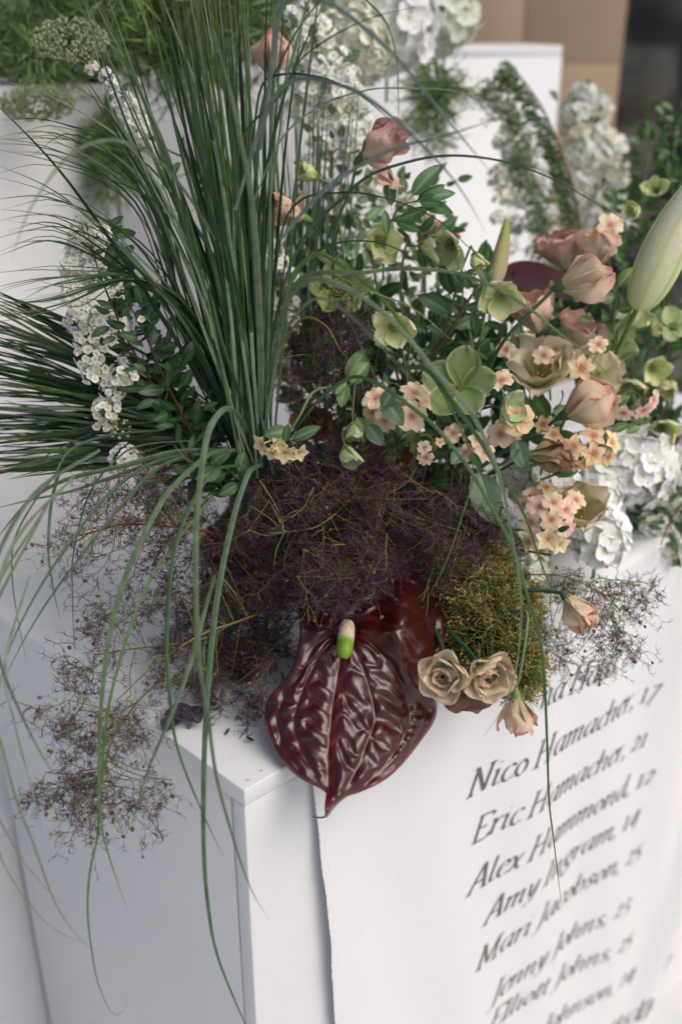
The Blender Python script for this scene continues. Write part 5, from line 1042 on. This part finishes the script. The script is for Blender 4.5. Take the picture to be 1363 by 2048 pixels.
lily('large cream lily bud with green ribs leaning out of the right border', [(1272, 618, 1.02), (1308, 538, 1.0), (1350, 450, .98), (1398, 370, .96), (1440, 300, .95)], 90, (.62, .68, .36), (.84, .78, .70), (.42, .50, .10), 1.0)
lily('slim lily bud, pinkish cream below and green at its tip, above the nodding hellebore', [(985, 575, 1.02), (996, 530, 1.02), (1006, 480, 1.02), (1012, 438, 1.02)], 34, (.66, .52, .36), (.34, .42, .10), (.50, .46, .22), 1.02)
def spathe(label, c, d, L, W, face, ang, col):
    g, s, t = petal_grid(1, W, 16, 15, lambda s: np.sin(np.pi*np.clip(s, 0, 1)**.55)**.8+.02, .15, .1, -.4, .02, 3, 0, 3)
    M = frame(P(*c, d), cdir(*face), UP, L/F*d, ang); g = g@M[:3, :3].T+M[:3, 3]; m = MB(); m.grid(g, mix(col, np.array(col)*1.6, np.exp(-(t/.05)**2)))
    root = thing('anthurium', label, 'anthurium', P(*c, d)); o = part('spathe', m, M_RED, root); b = P(*c, d); m = MB(); m.tube([b, b-ZZ*.10-FW*-.02], .0022, 7, (.1, .12, .04)); part('stem', m, M_STEM, root)
    m = MB(); m.tube([b, b+UP*.01-FW*.01, b+UP*.03-FW*.014], [.004, .0042, .002], 8, (.6, .45, .25)); part('spadix', m, M_SPADIX, root)
M_RED = vmat('red_spathe', .35, .5, .1, coat=.4, nscale=120, namt=.12)
spathe('blurred dark red anthurium behind the nodding hellebore and pink lisianthus', (985, 560), 1.16, 200, .36, (-.1, .75, .6), -.25, (.065, .005, .006))
spathe('small glimpse of a bright red anthurium above the nodding hellebore pair', (850, 465), 1.14, 80, .40, (.1, .5, .7), .1, (.30, .02, .02))
spathe('tiny red anthurium edge between dark stems left of the coral lisianthus', (1096, 620), 1.12, 62, .22, (0, .3, .8), 1.2, (.24, .01, .03))
spathe('dark maroon anthurium leaf deep in shade at the right border', (1300, 900), 1.22, 170, .42, (.1, .4, .7), -.2, (.03, .006, .010))
rt = thing('berry_sprig', 'sprig of tiny white round berries among the dark stems in the middle', 'berry sprig', P(840, 800, 1.03)); m = MB()
bm = MB(); bm.ell((0, 0, 0), (1, 1, 1), 8, 10, (.78, .80, .68)); BER = bm.mesh('berry'); BER.materials.append(M_PETAL)
for (x, y) in [(808,706),(820,712),(826,722),(817,726),(832,728),(824,742),(810,742),(838,714),(800,722),(836,740),(758,762),(770,770)]:
    p = P(x, y, 1.0); place(rt, 'berry', BER, p, rv(), .0026*(.85+.3*rs.rand())); m.tube(spline([p, (p+P(815, 770, 1.01))/2+rv()*.002, P(822, 800, 1.02)], 6), .0005, 4, (.14, .22, .07))
part('stem', m, M_STEM, rt, kind='stuff')

# ------------------------------------------------------------------ leafy sprigs
def sprig(label, stem, n, key, ls, spread=.5, side=.004, sr=.0011, col=(.08, .14, .05), leaves=(), cat='foliage', name='leafy_sprig', ups=.6):
    sp = pathpx(stem, 24); root = thing(name, label, cat, sp[0]); m = MB(); m.tube(sp, np.linspace(sr, sr*.5, 24), 6, col); part('stem', m, M_STEM, root)
    for i in range(n):
        k = 3+int(20*(i+.5)/n); t = nrm(sp[min(k+1, 23)]-sp[k-1]); off = nrm(np.cross(t, rv())); p = sp[k]+off*side*rs.rand()
        addleaf(root, key, p, off+t*ups+rv()*spread, ls*(.65+.5*rs.rand()), nrm(CAM-p)+rv()*.6, rs.normal(0, .4))
    for (a, b, d) in leaves:
        pa, pb = P(*a, d), P(*b, d-.006); addleaf(root, key, pa, pb-pa, np.linalg.norm(pb-pa)*1.05, roll=rs.normal(0, .35))
    return root
sprig('crisp oval-leaved green sprig against the tall white plinth, below the wilted pink blossom', [(765, 560, .97), (772, 470, .94), (800, 415, .92), (838, 400, .91)], 0, 'sprig', .03,
  leaves=[((823,392),(880,324),.905),((838,402),(908,380),.90),((834,400),(890,372),.91),((842,404),(903,425),.905),((838,405),(882,408),.90),((815,412),(846,446),.91),((858,414),(785,442),.905),((790,440),(838,462),.915),((782,412),(774,346),.92),((772,470),(770,420),.915),((840,398),(868,390),.90)])
sprig('leafy hellebore stem with dark toothed leaves below the nodding pair', [(900, 940, 1.02), (880, 800, 1.0), (890, 700, .99), (900, 620, .98), (925, 560, .97)], 16, 'spirea', .034)
sprig('dark leafy stem in shade behind the cupped hellebore', [(800, 940, 1.06), (790, 840, 1.05), (770, 720, 1.04), (750, 620, 1.03), (745, 560, 1.02)], 22, 'spirea', .034, .7, .01)
sprig('dark leafy stem behind the olive hellebore', [(720, 940, 1.06), (715, 820, 1.05), (700, 700, 1.04), (690, 600, 1.03), (690, 520, 1.02)], 20, 'spirea', .03, .7, .01)
sprig('dark leafy stem behind the deep green hellebore', [(930, 980, 1.06), (940, 860, 1.05), (930, 760, 1.04), (940, 660, 1.03), (960, 600, 1.02)], 22, 'spirea', .036, .7, .01)
sprig('thick brown hellebore stem slanting up to the right through the middle', [(855, 720, .98), (890, 680, .97), (930, 610, .96), (965, 560, .96)], 4, 'spirea', .03, sr=.0022, col=(.07, .05, .03))
sprig('pair of upright green stems below the slim lily bud', [(940, 760, .99), (960, 680, .98), (970, 620, .98), (985, 570, .98)], 5, 'spirea', .03, sr=.0022, col=(.10, .15, .05))
sprig('broad grey-green leaf hanging beside the moss, below the round phlox', [(955, 925, .94), (958, 945, .93), (963, 955, .93)], 0, 'grey', .03, leaves=[((955,945),(985,1042),.92)])
sprig('pale crumpled bracts on a short stem above the orange rose', [(735, 900, .95), (715, 850, .93), (700, 790, .92), (690, 760, .92)], 0, 'pale', .03, leaves=[((690,765),(682,812),.91),((700,770),(735,722),.92),((695,760),(728,700),.93),((700,850),(690,880),.91),((712,835),(740,880),.91),((690,770),(672,790),.91)])
sprig('bluish-green leaves at the base of the phlox head', [(800, 930, .97), (795, 890, .95), (790, 860, .94)], 14, 'grey', .024, .7, .006)
sprig('small leaves and twigs below the deep green hellebore', [(900, 980, 1.0), (905, 930, .98), (890, 880, .97), (870, 850, .96)], 20, 'spirea', .026, .8, .01)
sprig('cluster of green leaves at the foot of the spirea, above the red-stemmed smoke bush', [(470, 1000, .94), (430, 960, .92), (390, 930, .92), (340, 900, .92)], 36, 'spirea', .024, .8, .012)
sprig('lighter green broad leaves left of the grass base', [(520, 990, .93), (480, 960, .91), (450, 935, .90), (420, 925, .89)], 12, 'broad', .026, .8, .006)
sprig('green leaves between the plump bud and the orange phlox cluster', [(1080, 950, 1.02), (1090, 900, 1.0), (1100, 850, 1.0), (1090, 800, 1.0)], 24, 'broad', .03, .8, .012)
sprig('dark leaves behind the cream lisianthus', [(1040, 960, 1.08), (1050, 850, 1.08), (1070, 740, 1.08), (1080, 640, 1.08)], 34, 'spirea', .036, .8, .02)
sprig('dark green leaves beneath the closed pink-rimmed cup', [(1180, 900, 1.14), (1190, 760, 1.13), (1180, 660, 1.13), (1170, 590, 1.12)], 40, 'spirea', .036, .9, .03)
sprig('fresh green leaf pair behind the closed cup, curling upward', [(1240, 760, 1.1), (1225, 660, 1.08), (1230, 600, 1.07), (1225, 560, 1.07)], 8, 'pale', .03, .6, .005)
for lab, st, n_, key, ls_ in [
  ('mid-green leafy stem between the olive and the pale yellow-green hellebore', [(720,760,1.1),(712,640,1.1),(705,540,1.1),(700,420,1.1)], 60, 'sprig', .026),
  ('mid-green leafy stem behind the half-closed pale hellebore', [(850,800,1.1),(845,680,1.1),(850,560,1.1),(835,430,1.1)], 60, 'sprig', .026),
  ('mid-green leafy stem right of the small nodding hellebore', [(960,840,1.1),(940,700,1.1),(955,600,1.1),(975,520,1.1)], 50, 'sprig', .026),
  ('pale loose leaves just right of the grass bunch, level with the olive hellebore', [(630,760,1.08),(625,660,1.08),(615,560,1.08),(620,470,1.08)], 34, 'tiny', .022),
  ('tall shrub shoot of small bright leaves at the right border, left-most tip', [(1290,560,1.3),(1285,440,1.31),(1290,340,1.32),(1318,240,1.33)], 70, 'bush', .022),
  ('tall shrub shoot of small bright leaves rising to the upper right corner of the foliage', [(1350,560,1.3),(1345,430,1.31),(1345,320,1.32),(1365,200,1.33)], 80, 'bush', .022),
  ('leafy shoot behind the lily bud at the right border', [(1380,600,1.28),(1370,500,1.29),(1375,400,1.3),(1380,300,1.31)], 70, 'bush', .024),
  ('low shoot of green leaves between the spirea plume and the lily bud', [(1260,640,1.26),(1250,560,1.27),(1240,480,1.28),(1262,400,1.29)], 60, 'bush', .024),
  ('dark leafy shoot behind the hellebores at the right border', [(1320,960,1.3),(1320,820,1.29),(1310,700,1.28),(1330,580,1.27)], 80, 'sprig', .034),
  ('second dark leafy shoot, deep behind the oval-sepalled hellebore', [(1240,900,1.28),(1230,800,1.27),(1240,700,1.26),(1250,600,1.25)], 80, 'sprig', .034),
  ('dark leaves above the white hydrangea, under the lowest right hellebore', [(1370,1000,1.3),(1345,940,1.28),(1320,900,1.27),(1290,870,1.26)], 60, 'spirea', .045),
  ('dark leaves under the small spirea clusters at the right border', [(1400,1080,1.24),(1350,1080,1.22),(1310,1075,1.2),(1270,1080,1.2)], 34, 'spirea', .034),
  ('leaf tangle behind the blurred peach lisianthus', [(1020,760,1.2),(1020,680,1.2),(1030,600,1.2),(1050,540,1.2)], 30, 'spirea', .034),
  ('fine bright leaves between the cream lisianthus blooms', [(1060,960,1.02),(1050,860,1.02),(1030,760,1.02),(1040,680,1.02)], 34, 'sprig', .020),
  ('fine pale leaves around the plump bud and the hellebores right of it', [(1210,900,1.05),(1205,800,1.05),(1190,700,1.05),(1195,640,1.05)], 34, 'pale', .020),
  ('fine bright leaves just left of the nodding cream-green hellebore', [(960,800,.99),(945,700,.98),(925,600,.98),(930,540,.98)], 26, 'sprig', .018),
  ('bright leafy stem in front of the dark tangle, below the cupped hellebore', [(820,960,1.0),(830,860,1.0),(815,760,.99),(820,680,.98)], 26, 'sprig', .022),
  ('bright leafy stem rising between the berries and the deep green hellebore', [(880,960,1.02),(875,860,1.02),(865,760,1.01),(880,650,1.0)], 30, 'sprig', .022),
  ('dark leaf tangle low in the centre behind the cupped hellebore', [(860,960,1.12),(860,860,1.12),(850,760,1.12),(850,640,1.12)], 70, 'spirea', .036),
  ('dark leaf tangle low behind the berries', [(760,960,1.12),(755,860,1.12),(765,760,1.12),(780,640,1.12)], 70, 'spirea', .036),
  ('dark leaf tangle low behind the dark smoke bush tuft', [(650,960,1.1),(655,860,1.1),(650,760,1.1),(660,640,1.1)], 70, 'spirea', .036),
  ('dark leaf tangle behind the round orange phlox', [(990,980,1.12),(985,880,1.12),(980,780,1.12),(975,680,1.12)], 70, 'spirea', .036)]:
    sprig(lab, st, n_, key, ls_, .8, .03, .0016)
for i, (x, w_) in enumerate([(690, 0), (725, 1), (762, 0), (805, 1), (845, 0), (880, 1), (915, 0), (650, 1), (742, 0), (828, 0)]):
    m = MB(); xo = x+rs.normal(0, 25); m.tube(pathpx([(x*.6+310, 980, 1.06), (x, 800, 1.04), (xo, 560+rs.rand()*60, 1.02)], 14), .0013+.0006*w_, 6, [(.045, .06, .025), (.08, .05, .03)][w_])
    solo('flower_stem', m, M_STEM, 'bare dark flower stem among the stems behind the middle hellebores', 'stem', 'bare stems behind the middle hellebores')

# ------------------------------------------------------------------ feathery umbels and fronds
def thread_mb(n, L, seed, col=((.20, .33, .09), (.30, .43, .14), (.08, .14, .04))):
    r = np.random.RandomState(seed); m = MB()
    ax, _ = curl(np.zeros(3), np.array([1., 0, 0]), 1, 9, .5, .014, .006, m, (.09, .15, .05), 4, r)
    for i in range(n):
        k = r.randint(1, 9); a = ax[k]; d = nrm(np.array([.6, 0, 0])+r.normal(0, .6, 3)); b, bd = curl(a, d, L*(.7+.5*r.rand())*(1.15-k*.07), 5, .6, .008, .004, m, col[r.randint(3)], 3, r)
        for q in range(6): curl(b[r.randint(1, 5)], nrm(bd+r.normal(0, .55, 3)), L*.35*(.5+r.rand()), 3, .5, .0075, .003, m, col[r.randint(3)], 3, r)
    me = m.mesh('frond'); me.materials.append(M_LEAF); return me
FR = [thread_mb(34, .45, s) for s in range(4)]
def fronds(label, base, tips, size=1.):
    root = thing('feathery_foliage', label, 'foliage', P(*base)); b = P(*base); m = MB()
    for (x, y, d) in tips:
        p = P(x, y, d); L = np.linalg.norm(p-b); q = b+(p-b)*.25+rv()*.01; m.tube(spline([b, q], 4), .0012, 5, (.08, .13, .05))
        M = leafM(q, p-q+rv()*.01, rv(), L*.85*size); M[:3, 3] -= wpos(root); link('frond', FR[rs.randint(4)], None, root, M)['kind'] = 'stuff'
    part('stem', m, M_STEM, root, kind='stuff')
fd = lambda x, y: float(np.dot(bl-CAM, n1)/np.dot(ray(x, y), n1))
UD = fd(75, 200)-.01; HD = fd(212, 250)-.03
fronds('dark feathery fennel-like foliage filling the upper left corner', (60, 60, 1.32), [(rs.uniform(-60, 260), rs.uniform(-60, 190), rs.uniform(1.15, 1.4)) for _ in range(20)])
fronds('feathery foliage behind the upright grass at the top left', (260, 40, 1.35), [(rs.uniform(120, 480), rs.uniform(-60, 170), rs.uniform(1.2, 1.42)) for _ in range(22)])
fronds('green feathery frond hanging down the left white plinth', (212, 180, HD-.005), [(rs.uniform(190, 245), rs.uniform(290, 385), HD+rs.uniform(-.01, .03)) for _ in range(11)])
fronds('green frond hanging in front of the tall white plinth below the greenish hydrangea', (850, 80, 1.4), [(rs.uniform(815, 895), rs.uniform(190, 265), rs.uniform(1.36, 1.42)) for _ in range(8)])
fronds('fresh green frond under the top hydrangeas', (640, 120, 1.34), [(rs.uniform(560, 700), rs.uniform(-40, 240), rs.uniform(1.3, 1.4)) for _ in range(14)])
def umbel(label, hub, rays, rp, stem, col=(.40, .46, .24), n=16):
    root = thing('umbel', label, 'umbel flower', P(*hub)); h = P(*hub); m = MB(); m.tube(pathpx([hub]+stem, 12), .002, 6, (.10, .17, .05)); k = MB()
    for (x, y, d) in rays:
        p = P(x, y, d); m.tube(spline([h, (h+p)/2+ZZ*.006, p], 7), .0006, 4, (.16, .24, .08)); r_ = rp/F*d; dd_ = nrm(p-h)
        mm_ = MB()
        for v in dome(n, 1.5): mm_.ell(p+(v@frame((0, 0, 0), dd_)[:3, :3].T)*r_, (r_*.26,)*3, 4, 6, np.array(col)*(.7+.5*rs.rand()))
        part('umbellet', mm_, M_PETAL, root, kind='stuff')
    part('stem', m, M_STEM, root, kind='stuff')
umbel('green umbel drooping over the top edge of the left white plinth', (75, 145, UD-.02), [(75+62*math.cos(a)*(1 if j else .55), 205+24*math.sin(a)*(1 if j else .5), UD-.045+.015*math.sin(a)) for j in (0, 1) for a in np.linspace(0, 6.0, 8+6*j)], 13, [(60, 60, UD+.08), (55, 0, UD+.14)])
umbel('cream-green umbel in front of the dark foliage at upper left', (140, 140, 1.10), [(140+62*math.cos(a)*(1 if j else .5), 82+32*math.sin(a)*(1 if j else .5), 1.06) for j in (0, 1) for a in np.linspace(0, 6.0, 7+6*j)], 14, [(150, 190, 1.3)], (.36, .42, .24))
umbel('small pale umbel behind grass blades at the top, right of the cream-green one', (270, 130, 1.28), [(275+45*math.cos(a), 95+30*math.sin(a), 1.25) for a in np.linspace(0, 6.0, 10)], 14, [(260, 190, 1.35)], (.34, .40, .2))
# dark hedge behind the upper left, standing past the plinths
def hedge(label, x0, x1, y0, y1, d0, d1, n, ls, key='spirea'):
    a, b = P((x0+x1)/2, y1, (d0+d1)/2), None; root = thing('hedge', label, 'hedge', (a[0], a[1], 0)); src = LEAF[key][0]; co = np.zeros(len(src.vertices)*3); src.vertices.foreach_get('co', co); co = co.reshape(-1, 3)
    g0, s, t = petal_grid(1, .22, 4, 3, None, 0, 0, -.4); m = MB()
    for i in range(n):
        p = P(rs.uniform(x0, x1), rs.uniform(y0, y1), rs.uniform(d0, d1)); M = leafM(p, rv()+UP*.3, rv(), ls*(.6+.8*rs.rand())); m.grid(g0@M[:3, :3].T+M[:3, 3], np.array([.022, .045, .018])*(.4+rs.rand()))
    part('leaves', m, M_LEAF, root, kind='stuff')
    m = MB()
    for i in range(14): q = P(rs.uniform(x0, x1), y1, (d0+d1)/2); m.tube([np.array([q[0], q[1], 0]), q, q+ZZ*.3], .006, 5, (.05, .035, .02))
    part('branches', m, M_TWIG, root, kind='stuff')
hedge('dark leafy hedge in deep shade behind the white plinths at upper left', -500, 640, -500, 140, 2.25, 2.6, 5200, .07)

# ------------------------------------------------------------------ small debris on the plinth
def crumb(label, x, y, pts, c, cat):
    p0 = onz(x, y, ZT+.001); m = MB(); g, s, t = petal_grid(pts, pts*.3, 6, 4, None, .5, .3, 1.0, .1, 5, 0, int(x)); M = frame(p0, (0, 0, 1), (0, 1, 0), 1, x*.7); m.grid(g@M[:3, :3].T+M[:3, 3], c); solo(label[0], m, M_WILT, label[1], cat)
crumb(('leaf_scrap', 'curled black leaf scrap on the bare plinth top left of the anthurium'), 508, 1480, .010, (.02, .012, .015), 'leaf scrap')
crumb(('leaf_scrap', 'tiny purple hair tuft scrap on the plinth top left of the black scrap'), 450, 1470, .007, (.10, .08, .11), 'leaf scrap')
crumb(('petal_scrap', 'tiny yellow petal scrap near the plinth corner'), 526, 1540, .003, (.45, .40, .12), 'petal scrap')
crumb(('paint_chip', 'white paint chip near the plinth corner'), 500, 1558, .004, (.8, .8, .8), 'paint chip')
m = MB()
for (x, y, dx, dy, s_, sd_) in [(330, 1425, 75, 10, .03, 1), (370, 1420, 40, 28, .026, 2), (355, 1440, -30, 20, .022, 3)]:
    p = onz(x, y, ZT+.006); q = onz(x+dx, y+dy, ZT+.012); g, s, t = petal_grid(1, .42, 10, 9, None, .25, .35, -.6, .10, 6, 0, sd_); M = leafM(p, q-p, ZZ, s_); m.grid(g@M[:3, :3].T+M[:3, 3], mix((.055, .045, .07), (.10, .08, .11), np.exp(-(t/.08)**2)))
solo('smoke_bush_leaf', m, vmat('dark_leaf', .6, .35, 0, nscale=300, namt=.5, bump=.3), 'crumpled dusky purple leaf lying on the plinth edge under the smoke bush', 'leaf')
